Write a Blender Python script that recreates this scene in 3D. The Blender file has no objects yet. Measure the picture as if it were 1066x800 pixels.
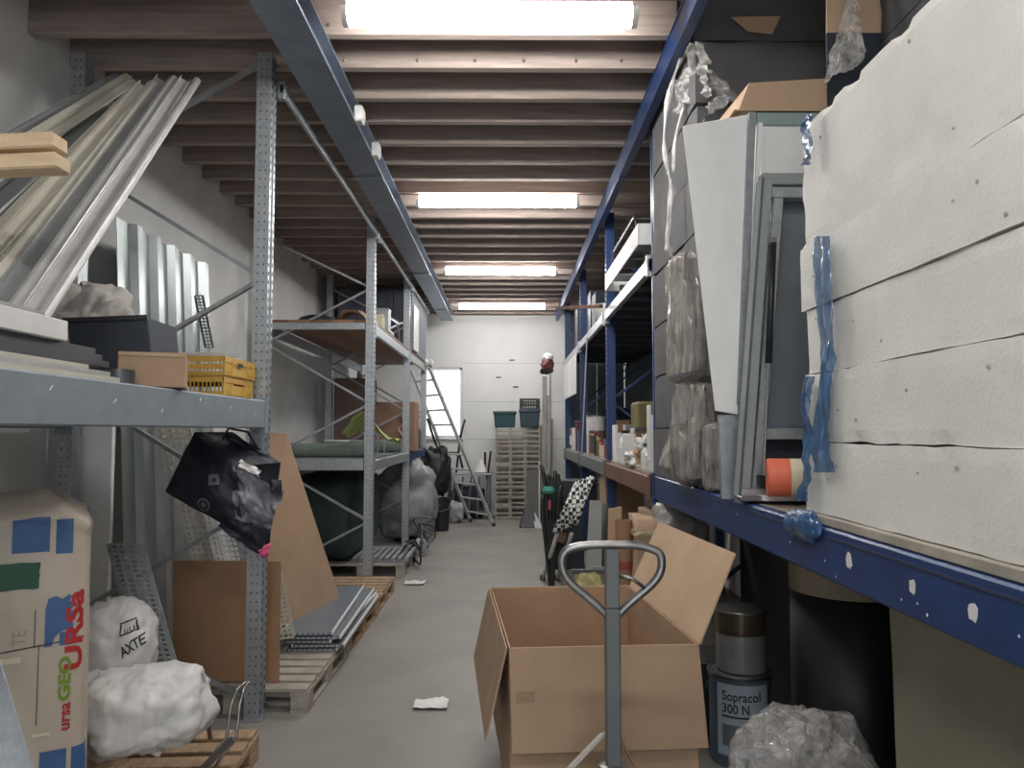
import bpy, bmesh, math, random
from mathutils import Vector, Matrix, noise
from mathutils.bvhtree import BVHTree
random.seed(7)
scene = bpy.context.scene
COL = scene.collection
R = math.radians

# ------------------------------------------------------------------ camera, world, exposure
FPX, EYE = 800.0, 1.6
PITCH, YAW = math.atan(49 / FPX), math.atan(5 / FPX)
cd = bpy.data.cameras.new('camera'); cd.sensor_width = 36.0; cd.lens = FPX / 1066 * 36.0; cd.clip_start = 0.02
cam = bpy.data.objects.new('camera', cd); COL.objects.link(cam)
cam.location = (0, 0, EYE); cam.rotation_euler = (R(90) + PITCH, 0, -YAW)
scene.camera = cam
w = bpy.data.worlds.new('daylight'); scene.world = w; w.use_nodes = True
w.node_tree.nodes['Background'].inputs[0].default_value = (0.86, 0.93, 1.0, 1)
w.node_tree.nodes['Background'].inputs[1].default_value = 1.7
vs = scene.view_settings
vs.view_transform = 'Standard'; vs.look = 'None'; vs.gamma = 1.0; vs.use_curve_mapping = False
vs.exposure = 0.43
LAMP = 44.0

_CR = cam.rotation_euler.to_matrix()
def at(px, py, Y):
    """world point seen at photo pixel (px, py) whose distance down the aisle is Y"""
    d = _CR @ Vector(((px - 533) / FPX, (400 - py) / FPX, -1.0))
    return Vector((0, 0, EYE)) + d * (Y / d.y)

# ------------------------------------------------------------------ materials
MATS = {}
def mat(name, col, rough=0.6, metal=0.0, var=0.12, scale=6.0, bump=0.0, bscale=40.0, col2=None, stretch=None, spec=0.5, coat=0.0):
    if name in MATS: return MATS[name]
    m = bpy.data.materials.new(name); m.use_nodes = True
    nt = m.node_tree; N = nt.nodes; L = nt.links
    b = N['Principled BSDF']
    b.inputs['Roughness'].default_value = rough; b.inputs['Metallic'].default_value = metal
    b.inputs['Specular IOR Level'].default_value = spec
    b.inputs['Coat Weight'].default_value = coat
    tc = N.new('ShaderNodeTexCoord'); src = tc.outputs['Object']
    if stretch:
        mp = N.new('ShaderNodeMapping'); mp.inputs['Scale'].default_value = stretch
        L.new(src, mp.inputs['Vector']); src = mp.outputs['Vector']
    n = N.new('ShaderNodeTexNoise'); n.inputs['Scale'].default_value = scale; n.inputs['Detail'].default_value = 6; n.inputs['Roughness'].default_value = 0.6
    L.new(src, n.inputs['Vector'])
    rp = N.new('ShaderNodeValToRGB'); rp.color_ramp.elements[0].position = 0.3; rp.color_ramp.elements[1].position = 0.72
    c2 = col2 if col2 else tuple(c * (1 - var) for c in col)
    c1 = col if col2 else tuple(min(1, c * (1 + var * 0.6)) for c in col)
    rp.color_ramp.elements[0].color = (*c2, 1); rp.color_ramp.elements[1].color = (*c1, 1)
    L.new(n.outputs['Fac'], rp.inputs['Fac']); L.new(rp.outputs['Color'], b.inputs['Base Color'])
    if bump:
        n2 = N.new('ShaderNodeTexNoise'); n2.inputs['Scale'].default_value = bscale; n2.inputs['Detail'].default_value = 4
        L.new(src, n2.inputs['Vector'])
        bp = N.new('ShaderNodeBump'); bp.inputs['Strength'].default_value = bump; bp.inputs['Distance'].default_value = 0.01
        L.new(n2.outputs['Fac'], bp.inputs['Height']); L.new(bp.outputs['Normal'], b.inputs['Normal'])
    MATS[name] = m
    return m

def film(name, col, alpha, rough=0.18, bsc=16.0, bdist=0.03, bst=(1, 1, 1)):
    m = bpy.data.materials.new(name); m.use_nodes = True
    nt = m.node_tree; N = nt.nodes; L = nt.links
    b = N['Principled BSDF']; b.inputs['Base Color'].default_value = (*col, 1); b.inputs['Roughness'].default_value = rough
    b.inputs['Coat Weight'].default_value = 0.6
    bn = N.new('ShaderNodeTexNoise'); bn.inputs['Scale'].default_value = bsc; bn.inputs['Detail'].default_value = 3; bn.inputs['Distortion'].default_value = 1.5
    bmp = N.new('ShaderNodeBump'); bmp.inputs['Strength'].default_value = 0.9; bmp.inputs['Distance'].default_value = bdist
    mpp = N.new('ShaderNodeMapping'); mpp.inputs['Scale'].default_value = bst; tcc = N.new('ShaderNodeTexCoord'); L.new(tcc.outputs['Object'], mpp.inputs['Vector']); L.new(mpp.outputs['Vector'], bn.inputs['Vector'])
    L.new(bn.outputs['Fac'], bmp.inputs['Height'])
    if bdist: L.new(bmp.outputs['Normal'], b.inputs['Normal'])
    tr = N.new('ShaderNodeBsdfTransparent'); mx = N.new('ShaderNodeMixShader')
    n = N.new('ShaderNodeTexNoise'); n.inputs['Scale'].default_value = 14; n.inputs['Detail'].default_value = 5
    tc = N.new('ShaderNodeTexCoord'); L.new(tc.outputs['Object'], n.inputs['Vector'])
    mr = N.new('ShaderNodeMapRange'); mr.inputs[1].default_value = 0.3; mr.inputs[2].default_value = 0.7
    mr.inputs[3].default_value = max(0, alpha - 0.2); mr.inputs[4].default_value = min(1, alpha + 0.2)
    L.new(n.outputs['Fac'], mr.inputs[0]); L.new(mr.outputs[0], mx.inputs[0])
    L.new(tr.outputs[0], mx.inputs[1]); L.new(b.outputs[0], mx.inputs[2]); L.new(mx.outputs[0], N['Material Output'].inputs[0])
    MATS[name] = m
    return m

def emit(name, col, s):
    m = bpy.data.materials.new(name); m.use_nodes = True; nt = m.node_tree
    e = nt.nodes.new('ShaderNodeEmission'); e.inputs[0].default_value = (*col, 1); e.inputs[1].default_value = s
    nt.links.new(e.outputs[0], nt.nodes['Material Output'].inputs[0]); MATS[name] = m
    return m

def checker(name, a, b_, sc):
    m = bpy.data.materials.new(name); m.use_nodes = True; nt = m.node_tree
    c = nt.nodes.new('ShaderNodeTexChecker'); c.inputs[1].default_value = (*a, 1); c.inputs[2].default_value = (*b_, 1); c.inputs[3].default_value = sc
    tc = nt.nodes.new('ShaderNodeTexCoord'); nt.links.new(tc.outputs['Object'], c.inputs[0])
    nt.links.new(c.outputs[0], nt.nodes['Principled BSDF'].inputs['Base Color']); MATS[name] = m
    return m

concrete = mat('concrete_floor', (0.30, 0.28, 0.25), 0.55, var=0.3, scale=1.3, bump=0.15, bscale=30, col2=(0.205, 0.195, 0.178))
wallm = mat('white_plaster', (0.80, 0.80, 0.785), 0.9, var=0.12, scale=1.6, bump=0.2, bscale=25)
wallback = mat('white_panel_wall', (0.66, 0.66, 0.65), 0.8, var=0.06, scale=2.0)
joistm = mat('joist_timber', (0.36, 0.29, 0.255), 0.75, var=0.3, scale=5, stretch=(0.4, 6, 6))
deckm = mat('deck_board', (0.20, 0.155, 0.15), 0.85, var=0.2, scale=3)
galv = mat('galvanised_steel', (0.46, 0.49, 0.52), 0.42, 0.75, var=0.2, scale=30)
galv2 = mat('dull_galvanised', (0.34, 0.36, 0.38), 0.5, 0.6, var=0.2, scale=25)
beamgrey = mat('grey_blue_paint', (0.25, 0.295, 0.335), 0.45, 0.1, var=0.12, scale=12)
bluepaint = mat('blue_paint', (0.016, 0.047, 0.155), 0.4, 0.0, var=0.22, scale=9)
bluedark = mat('navy_paint', (0.03, 0.045, 0.085), 0.45, 0.0, var=0.2, scale=9)
steelblue = mat('steel_blue_beam', (0.23, 0.27, 0.34), 0.45, 0.2, var=0.18, scale=7)
brownpaint = mat('rust_brown_paint', (0.20, 0.095, 0.06), 0.55, 0.1, var=0.3, scale=9)
greenpaint = mat('grey_green_paint', (0.17, 0.19, 0.18), 0.5, 0.1, var=0.2, scale=9)
card = mat('cardboard', (0.42, 0.285, 0.185), 0.85, var=0.12, scale=5, bump=0.05, bscale=60)
carddark = mat('brown_cardboard', (0.285, 0.165, 0.095), 0.85, var=0.14, scale=4)
cardpale = mat('pale_cardboard', (0.50, 0.35, 0.23), 0.85, var=0.1, scale=4)
wood = mat('pallet_wood', (0.40, 0.27, 0.165), 0.85, var=0.35, scale=6, stretch=(5, 1, 5), bump=0.1)
woodgrey = mat('weathered_wood', (0.37, 0.335, 0.28), 0.85, var=0.3, scale=6, bump=0.1)
woodpale = mat('pale_timber', (0.66, 0.50, 0.32), 0.75, var=0.14, scale=6, stretch=(1, 6, 6))
eps = mat('white_foam', (0.79, 0.79, 0.765), 0.85, scale=1.6, col2=(0.66, 0.645, 0.585), bump=0.2, bscale=90)
foamgrey = mat('grey_foam', (0.105, 0.105, 0.109), 0.85, var=0.15, scale=5)
slate = mat('slate_deck', (0.06, 0.065, 0.08), 0.7, var=0.15)
black = mat('black_plastic', (0.018, 0.019, 0.022), 0.45, var=0.2)
blackm = mat('black_matte', (0.02, 0.02, 0.022), 0.8, var=0.2)
navybox = mat('dark_navy_plastic', (0.028, 0.036, 0.05), 0.6, var=0.15)
bagnavy = mat('navy_woven_bag', (0.014, 0.016, 0.028), 0.5, var=0.2, bump=0.2, bscale=120)
baggrey = mat('bag_side', (0.19, 0.19, 0.225), 0.45, var=0.15, scale=4)
white = mat('white_paint', (0.84, 0.84, 0.83), 0.5, var=0.06)
whitep = mat('white_plastic', (0.72, 0.71, 0.69), 0.45, var=0.1, scale=10)
sackw = mat('white_sack', (0.62, 0.61, 0.60), 0.5, var=0.12, scale=8, bump=.6, bscale=5, stretch=(2.4, 1.0, .7))
alu = mat('aluminium', (0.64, 0.64, 0.62), 0.38, 0.45, var=0.12, scale=9, stretch=(1, 1, 1))
cream = mat('cream_profile', (0.56, 0.53, 0.45), 0.5, 0.1, var=0.1)
greyprof = mat('grey_profile', (0.33, 0.34, 0.34), 0.45, 0.3, var=0.15)
greenprof = mat('grey_green_profile', (0.30, 0.34, 0.33), 0.45, 0.2, var=0.12)
yellow = mat('yellow_plastic', (0.60, 0.36, 0.075), 0.55, var=0.14)
inkdark = mat('dark_ink', (0.025, 0.025, 0.03), 0.6)
red = mat('red_print', (0.42, 0.02, 0.025), 0.55)
greenp = mat('green_print', (0.16, 0.27, 0.02), 0.55)
bluep = mat('blue_print', (0.05, 0.12, 0.28), 0.55, var=0.2)
teal = mat('dark_green_print', (0.012, 0.085, 0.04), 0.5, var=0.2)
insul = mat('insulation_bag', (0.50, 0.425, 0.35), 0.4, var=0.1, scale=5, bump=0.15, bscale=14)
clear = film('clear_film', (0.62, 0.60, 0.57), 0.5)
clear2 = film('light_film', (0.78, 0.77, 0.75), 0.32, 0.12)
foil = film('silver_wrap', (0.37, 0.345, 0.315), 0.78, 0.2, 11.0, 0.05, (2.2, 2.2, .3))
bluefilm = film('blue_film', (0.03, 0.115, 0.27), 0.88, 0.35, 12.0, .02, (1, 1, .4))
glass = film('window_glass', (0.8, 0.9, 1.0), 0.2, 0.05, bdist=0.0)
tape = mat('parcel_tape', (0.30, 0.17, 0.09), 0.3)
orange = mat('orange_tape', (0.75, 0.16, 0.085), 0.5)
paleyel = mat('pale_label', (0.66, 0.62, 0.45), 0.6)
chrome = mat('worn_steel', (0.30, 0.295, 0.29), 0.34, 0.9, var=0.2, scale=20)
darksteel = mat('dark_steel', (0.13, 0.135, 0.145), 0.4, 0.6, var=0.2)
tarp = mat('dark_tarpaulin', (0.022, 0.04, 0.045), 0.6, var=0.3, scale=3, bump=0.3, bscale=8)
crategreen = mat('green_crate_plastic', (0.015, 0.065, 0.07), 0.5, var=0.2)
navy = mat('blue_box_plastic', (0.03, 0.055, 0.075), 0.5, var=0.2)
sheetbeige = mat('dusty_sheet', (0.23, 0.205, 0.155), 0.6, var=0.18, scale=2)
oilblack = mat('bitumen_roll', (0.008, 0.008, 0.009), 0.5, var=0.3, scale=30)
hivis = mat('yellow_green_cloth', (0.40, 0.46, 0.16), 0.8, var=0.2)
carpet = mat('grey_green_carpet', (0.17, 0.21, 0.18), 0.95, var=0.2, scale=25)
pink = mat('pink_ribbon', (0.65, 0.10, 0.22), 0.6)
redp = mat('red_plastic', (0.30, 0.055, 0.05), 0.5, var=0.2)
maroon = mat('maroon_plastic', (0.13, 0.03, 0.035), 0.6, var=0.2)
olive = mat('olive_paint', (0.20, 0.17, 0.07), 0.6, var=0.2)
rust = mat('rusty_steel', (0.16, 0.09, 0.065), 0.7, 0.3, var=0.3, scale=15)
corr = mat('corrugated_steel', (0.40, 0.44, 0.44), 0.34, 0.8, var=0.16, scale=5)
bluegrey = mat('blue_grey_panel', (0.20, 0.23, 0.27), 0.4, 0.3, var=0.15, scale=3)
check = checker('chequer', (0.75, 0.75, 0.72), (0.02, 0.02, 0.022), 26.0)
lampm = emit('lamp_diffuser', (1.0, 0.98, 0.95), LAMP)

# ------------------------------------------------------------------ mesh helpers
def wloc(o):
    l = Vector((0, 0, 0))
    while o: l += o.location; o = o.parent
    return l

class MB:
    def __init__(s): s.v = []; s.f = []
    def add(s, vs, fs):
        k = len(s.v); s.v += [Vector(v) for v in vs]; s.f += [[i + k for i in f] for f in fs]; return s
    def box(s, x0, x1, y0, y1, z0, z1):
        return s.add([(x0,y0,z0),(x1,y0,z0),(x1,y1,z0),(x0,y1,z0),(x0,y0,z1),(x1,y0,z1),(x1,y1,z1),(x0,y1,z1)],
                     [(3,2,1,0),(4,5,6,7),(0,1,5,4),(1,2,6,5),(2,3,7,6),(3,0,4,7)])
    def hexa(s, p):   # 4 bottom corners then 4 top corners
        return s.add(p, [(3,2,1,0),(4,5,6,7),(0,1,5,4),(1,2,6,5),(2,3,7,6),(3,0,4,7)])
    def obox(s, c, size, rot):
        M = rot.to_matrix() if hasattr(rot, 'to_matrix') else rot
        c = Vector(c); a, b, d = (x / 2 for x in size)
        return s.hexa([c + M @ Vector(p) for p in ((-a,-b,-d),(a,-b,-d),(a,b,-d),(-a,b,-d),(-a,-b,d),(a,-b,d),(a,b,d),(-a,b,d))])
    def bar(s, p0, p1, wd, th, up=(0,0,1)):
        p0, p1 = Vector(p0), Vector(p1); d = (p1 - p0).normalized(); u = Vector(up)
        x = d.cross(u)
        if x.length < 1e-4: x = d.cross(Vector((0, 1, 0)))
        x.normalize(); y = x.cross(d).normalized()
        x *= wd / 2; y *= th / 2
        return s.hexa([p0-x-y, p0+x-y, p0+x+y, p0-x+y, p1-x-y, p1+x-y, p1+x+y, p1-x+y])
    def prof(s, pts2, p0, p1, up=(0,0,1), cap=True):  # extrude a 2D outline from p0 to p1
        p0, p1 = Vector(p0), Vector(p1); d = (p1 - p0).normalized(); u = Vector(up)
        x = d.cross(u).normalized(); y = x.cross(d).normalized(); n = len(pts2)
        vs = [p0 + x*a + y*b for a, b in pts2] + [p1 + x*a + y*b for a, b in pts2]
        fs = [(i, (i+1) % n, n + (i+1) % n, n + i) for i in range(n)]
        if cap: fs += [tuple(range(n))[::-1], tuple(range(n, 2*n))]
        return s.add(vs, fs)
    def poly(s, pts, ext):   # extrude a planar 3D outline by a vector
        n = len(pts); e = Vector(ext); pts = [Vector(p) for p in pts]
        return s.add(pts + [p + e for p in pts], [tuple(range(n))[::-1], tuple(range(n, 2*n))] + [(i, (i+1) % n, n + (i+1) % n, n + i) for i in range(n)])
    def tube(s, pts, r, n=8, closed=False, cap=True):
        pts = [Vector(p) for p in pts]; m = len(pts); rs = r if isinstance(r, (list, tuple)) else [r] * m
        vs = []; prev = None
        for i, p in enumerate(pts):
            a = pts[(i-1) % m] if (closed or i > 0) else p
            b = pts[(i+1) % m] if (closed or i < m-1) else p
            d = (b - a).normalized()
            if prev is None:
                x = d.cross(Vector((0, 0, 1)))
                if x.length < 1e-3: x = d.cross(Vector((0, 1, 0)))
            else: x = prev - d * prev.dot(d)
            x.normalize(); prev = x; y = d.cross(x)
            vs += [p + (x * math.cos(2*math.pi*k/n) + y * math.sin(2*math.pi*k/n)) * rs[i] for k in range(n)]
        fs = []
        for i in range(m if closed else m - 1):
            j = (i + 1) % m
            fs += [(i*n+k, i*n+(k+1) % n, j*n+(k+1) % n, j*n+k) for k in range(n)]
        if cap and not closed: fs += [tuple(range(n))[::-1], tuple(range((m-1)*n, m*n))]
        return s.add(vs, fs)
    def lathe(s, c, prof, n=28, axis=(0,0,1), cap=True):  # prof: (radius, height)
        c = Vector(c); a = Vector(axis).normalized()
        x = a.cross(Vector((0, 1, 0)));  x = x if x.length > 1e-3 else a.cross(Vector((1, 0, 0)))
        x.normalize(); y = a.cross(x); m = len(prof); vs = []
        for r, h in prof: vs += [c + a*h + (x*math.cos(2*math.pi*k/n) + y*math.sin(2*math.pi*k/n)) * r for k in range(n)]
        fs = [(i*n+k, i*n+(k+1) % n, (i+1)*n+(k+1) % n, (i+1)*n+k) for i in range(m-1) for k in range(n)]
        if cap: fs += [tuple(range(n))[::-1], tuple(range((m-1)*n, m*n))]
        return s.add(vs, fs)
    def grid(s, fn, nu, nv, wrap=False):
        vs = [fn(i / nu, j / nv) for j in range(nv + 1) for i in range(nu if wrap else nu + 1)]
        W = nu if wrap else nu + 1
        return s.add(vs, [(j*W+i, j*W+(i+1) % W, (j+1)*W+(i+1) % W, (j+1)*W+i) for j in range(nv) for i in range(nu)])
    def rot(s, c, axis, ang):
        M = Matrix.Rotation(ang, 3, axis); c = Vector(c); s.v = [c + M @ (v - c) for v in s.v]; return s
    def mesh(s, name, bevel=0, off=Vector((0,0,0))):
        me = bpy.data.meshes.new(name); me.from_pydata([v - off for v in s.v], [], s.f)
        bm = bmesh.new(); bm.from_mesh(me)
        bmesh.ops.recalc_face_normals(bm, faces=bm.faces)
        if bevel: bmesh.ops.bevel(bm, geom=[e for e in bm.edges if len(e.link_faces) == 2 and e.calc_face_angle(0) > 0.5], offset=bevel, segments=1, affect='EDGES', profile=0.5)
        bm.to_mesh(me); bm.free()
        return me
    def build(s, name, m, parent=None, bevel=0, smooth=False, base=True):
        if parent: off = wloc(parent)
        elif base:
            xs = [v.x for v in s.v]; ys = [v.y for v in s.v]; zs = [v.z for v in s.v]
            off = Vector(((min(xs)+max(xs))/2, (min(ys)+max(ys))/2, min(zs)))
        else: off = Vector((0, 0, 0))
        me = s.mesh(name, bevel, off)
        if smooth: me.polygons.foreach_set('use_smooth', [True] * len(me.polygons))
        o = bpy.data.objects.new(name, me); COL.objects.link(o); me.materials.append(m)
        if parent: o.parent = parent
        else: o.location = off
        return o

def tag(o, label, cat, group=None, kind=None):
    o['label'] = label; o['category'] = cat
    if group: o['group'] = group
    if kind: o['kind'] = kind
    return o
def root(name, loc, label, cat, group=None):
    o = bpy.data.objects.new(name, None); COL.objects.link(o); o.location = loc
    o.empty_display_size = 0.05
    return tag(o, label, cat, group)
def struct(o): o['kind'] = 'structure'; return o
def copy_tree(o, parent=None):
    c = o.copy(); COL.objects.link(c); c.parent = parent
    for ch in o.children: copy_tree(ch, c)
    return c
def fbm(p, sc, seed=0): return noise.fractal(Vector(p) * sc + Vector((seed*3.7, seed*1.3, seed*7.1)), 1.0, 2.0, 4)
def sgnpow(x, p): return math.copysign(abs(x) ** p, x)

def sack_mb(c, size, seed, amp=0.06, px=0.6, pz=0.7, nu=44, nv=26, rz=0, tilt=0, axis='Y', freq=3.0):
    mb = MB(); M = Matrix.Rotation(rz, 3, 'Z') @ Matrix.Rotation(tilt, 3, axis)
    def f(u, v):
        a = 2*math.pi*u; b = math.pi*(v*0.998 + 0.001 - 0.5)
        q = Vector((sgnpow(math.cos(a), px)*abs(math.cos(b))**pz, sgnpow(math.sin(a), px)*abs(math.cos(b))**pz, sgnpow(math.sin(b), pz)))
        p = Vector((q.x*size[0]/2, q.y*size[1]/2, q.z*size[2]/2))
        k = 1 + amp * 2.2 * fbm(p + Vector(c), freq / max(size) * 1.2, seed)
        ridge = abs(fbm(p + Vector(c), freq*2.4 / max(size), seed + 9))
        return Vector(c) + M @ (p * (k - amp * 1.1 * ridge))
    mb.grid(f, nu, nv, wrap=True); return mb
def sack(name, label, cat, c, size, seed, m, **kw):
    gp = kw.pop('group', None); parent = kw.pop('parent', None)
    o = sack_mb(c, size, seed, **kw).build(name, m, parent, smooth=True)
    return o if parent else tag(o, label, cat, gp)

def slab_mb(x0, x1, y0, y1, z0, z1, n=(10, 20, 4), amp=0.008, seed=1, chip=0.02, topchip=None):
    """a block with uneven faces and nibbled edges"""
    mb = MB(); nx, ny, nz = n; lo = Vector((x0, y0, z0)); hi = Vector((x1, y1, z1)); cc = (lo + hi) / 2
    idx = {}
    def vid(i, j, k):
        if (i, j, k) in idx: return idx[(i, j, k)]
        p = Vector((x0 + (x1-x0)*i/nx, y0 + (y1-y0)*j/ny, z0 + (z1-z0)*k/nz))
        e = (i in (0, nx)) + (j in (0, ny)) + (k in (0, nz))
        d = (cc - p).normalized()
        q = p + Vector((fbm(p, 3, seed), fbm(p, 3, seed+1), fbm(p, 3, seed+2))) * amp
        ch = topchip if (topchip and (k == nz or (j == ny and k > 0))) else chip
        if e >= 2: q += Vector((math.copysign(1, cc.x-p.x)*(i in (0, nx)), math.copysign(1, cc.y-p.y)*(j in (0, ny)), math.copysign(1, cc.z-p.z)*(k in (0, nz)))) * (ch * (0.25 + max(0, fbm(p, 9, seed+5))*1.5))
        idx[(i, j, k)] = len(mb.v); mb.v.append(q); return idx[(i, j, k)]
    for i in range(nx):
        for j in range(ny):
            for k in (0, nz): mb.f.append([vid(i,j,k), vid(i+1,j,k), vid(i+1,j+1,k), vid(i,j+1,k)])
        for k in range(nz):
            for j in (0, ny): mb.f.append([vid(i,j,k), vid(i+1,j,k), vid(i+1,j,k+1), vid(i,j,k+1)])
    for j in range(ny):
        for k in range(nz):
            for i in (0, nx): mb.f.append([vid(i,j,k), vid(i,j+1,k), vid(i,j+1,k+1), vid(i,j,k+1)])
    return mb

def text_on(target, s, size, org, right, up, m, name, depth=0.5, sx=1.0, bold=0.0, off=0.003):
    """flat print: letters laid onto the surface of target"""
    cu = bpy.data.curves.new('t', 'FONT'); cu.body = s; cu.size = size; cu.resolution_u = 3; cu.offset = bold
    t = bpy.data.objects.new('t', cu); COL.objects.link(t)
    bpy.context.view_layer.update()
    me = bpy.data.meshes.new_from_object(t.evaluated_get(bpy.context.evaluated_depsgraph_get()))
    bpy.data.objects.remove(t); bpy.data.curves.remove(cu)
    bm = bmesh.new(); bm.from_mesh(me); bmesh.ops.triangulate(bm, faces=bm.faces)
    bmesh.ops.subdivide_edges(bm, edges=[e for e in bm.edges if e.calc_length() > size*0.25], cuts=2)
    bmesh.ops.triangulate(bm, faces=bm.faces)
    mb = MB(); mb.v = [v.co.copy() for v in bm.verts]; mb.f = [[v.index for v in f.verts] for f in bm.faces]
    bm.free(); bpy.data.meshes.remove(me)
    return lay_on(target, mb, org, right, up, m, name, sx, off)
def lay_on(target, mb, org, right, up, m, name, sx=1.0, off=0.003):
    right = Vector(right).normalized(); up = Vector(up).normalized(); n = right.cross(up).normalized(); org = Vector(org)
    W = wloc(target); src = [v.co + W for v in target.data.vertices]
    bvh = BVHTree.FromPolygons(src, [list(p.vertices) for p in target.data.polygons])
    for i, v in enumerate(mb.v):
        p = org + right*v.x*sx + up*v.y
        h = bvh.ray_cast(p + n*0.6, -n, 1.4)
        if h[0] is None: h = bvh.find_nearest(p)
        mb.v[i] = h[0] + n*off
    return mb.build(name, m, target)
def patch_on(target, w_, h_, org, right, up, m, name, off=0.0025, nu=8, nv=8, cut=0.0):
    mb = MB(); mb.grid(lambda u, v: Vector((u*w_ + cut*(random.random()-0.5), v*h_ + cut*(random.random()-0.5), 0)), nu, nv)
    return lay_on(target, mb, org, right, up, m, name, off=off)

# ================================================================== THE SETTING
XL, XR, YB, YF, ZC = -2.68, 2.25, 14.75, -3.6, 3.82
struct(tag(MB().box(XL-.1, XR+.1, YF-.1, YB+.15, -.1, 0).build('floor', concrete), 'worn grey concrete floor of the storage aisle', 'floor'))
struct(tag(MB().box(XL-.1, XL, YF, YB+.15, 0, 4.05).build('wall_left', wallm), 'white plastered wall behind the galvanised rack', 'wall'))
struct(tag(MB().box(XR, XR+.1, YF, YB+.15, 0, 4.05).build('wall_right', wallm), 'white plastered wall behind the blue rack', 'wall'))
mb = MB(); mb.box(XL-.1, -1.75, YF-.1, YF, 0, 4.05); mb.box(1.75, XR+.1, YF-.1, YF, 0, 4.05); mb.box(-1.75, 1.75, YF-.1, YF, 2.5, 4.05)   # opening added behind the camera to let daylight in
struct(tag(mb.build('wall_front', wallm), 'white plastered wall with added daylight opening behind the camera', 'wall'))
WX0, WX1, WZ0, WZ1 = -1.62, -0.86, 1.47, 2.82
mb = MB(); mb.box(XL, WX0, YB, YB+.12, 0, 4.05); mb.box(WX1, XR, YB, YB+.12, 0, 4.05); mb.box(WX0, WX1, YB, YB+.12, 0, WZ0); mb.box(WX0, WX1, YB, YB+.12, WZ1, 4.05)
wb = struct(tag(mb.build('wall_back', wallback), 'white far wall with bright window opening', 'wall'))
for z in (0.72, 1.44, 2.16, 2.9):
    MB().box(WX1+.04, 1.6, YB-.004, YB+.002, z, z+.006).build('panel_joint', galv2, wb)
for px, py in ((533, 375), (519, 393), (537, 403)):
    p = at(px, py, YB); MB().box(p.x-.05, p.x+.05, YB-.02, YB+.002, p.z-.012, p.z+.012).build('wall_hook', darksteel, wb, bevel=.004)
wn = struct(root('window_1', (WX0, YB, WZ0), 'bright overexposed window beside the ladder', 'window'))
for a, b, c, d in ((WX0, WX1, WZ0, WZ0+.05), (WX0, WX1, WZ1-.05, WZ1), (WX0, WX0+.05, WZ0, WZ1), (WX1-.05, WX1, WZ0, WZ1)):
    MB().box(a, b, YB+.03, YB+.09, c, d).build('window_frame', white, wn, bevel=.006)
MB().box(WX0+.05, WX1-.05, YB+.055, YB+.062, WZ0+.05, WZ1-.05).build('pane', glass, wn)
MB().box(WX0-.03, WX1+.03, YB-.05, YB+.03, WZ0-.03, WZ0).build('window_sill', white, wn, bevel=.006)

ce = struct(tag(MB().box(XL, XR, YF, YB, ZC+.2, ZC+.24).build('ceiling', deckm), 'timber deck ceiling on close joists', 'ceiling'))
JP = 0.41; j0 = j1 = None
y = 4.62 - JP*20
while y < YB - .1:
    if y > YF:
        dz = random.uniform(-.006, .006)
        if j0 is None:
            j0 = MB().box(XL, XR, -.032, 0.032, ZC, ZC+.2).build('joist', joistm, ce, bevel=.004)
            j0.location = (0, y, 0)
        else:
            if 1.9 < y < 5.2:      # trimmed at the blue beam where the foam tower rises past them
                if j1 is None: j1 = MB().box(XL, .955, -.032, 0.032, ZC, ZC+.2).build('joist', joistm, ce, bevel=.004); j1.location = (0, y, 0)
                else: c = j1.copy(); COL.objects.link(c); c.location = (0, y, dz)
            else:
                c = j0.copy(); COL.objects.link(c); c.location = (0, y, dz)
    y += JP
for yy in (4.62-JP, 4.62):       # screw heads on the joists by the nearest lamp
    for x in (-1.0, -.55, -.2, .1, .42, .7):
        MB().lathe((x, yy-.032, ZC+.05), [(.011, -.004), (.011, .006), (.005, .01)], 8, axis=(0, -1, 0)).build('screw_head', chrome, ce)

# main beams under the joists
def cbeam(name, x0, x1, z0, m, label):
    r = root(name, ((x0+x1)/2, 6, z0), label, 'beam')
    MB().box(x0, x1, YF+.05, YB-.5, z0, z0+.012).build('bottom_flange', m, r)
    MB().box(x0, x1, YF+.05, YB-.5, ZC-.014, ZC-.002).build('top_flange', m, r)
    xc = (x0+x1)/2
    hw = min(.05, (x1-x0)*.4); MB().box(xc-hw, xc+hw, YF+.05, YB-.5, z0+.012, ZC-.014).build('web', m, r)
    for y in (6.1, 9.9, 12.9): MB().box(x0-.003, x1+.003, y, y+.09, z0-.012, z0-.001).build('splice_plate', m, r, bevel=.003)
    return r
cbeam('steel_beam', -1.235, -1.01, 3.655, steelblue, 'wide blue-grey steel beam carrying the joists above the galvanised rack')
cbeam('steel_beam', 0.905, 0.962, 3.655, bluepaint, 'dark blue steel beam carrying the joists above the blue rack')
for px, py, Y, lb in ((363, 103, 5.0, 'nearer small white junction box on the blue-grey ceiling beam'), (382, 141, 5.65, 'farther small white junction box on the blue-grey ceiling beam')):
    p = at(px, py, Y); r = root('junction_box', (-1.0, Y, 3.66), lb, 'junction box', 'boxes clipped to the ceiling beam')
    MB().box(-1.012, -.955, Y-.05, Y+.05, 3.645, 3.75).build('housing', whitep, r, bevel=.008)
    MB().box(-.956, -.95, Y-.035, Y+.035, 3.665, 3.73).build('cover', white, r, bevel=.002)

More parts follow.
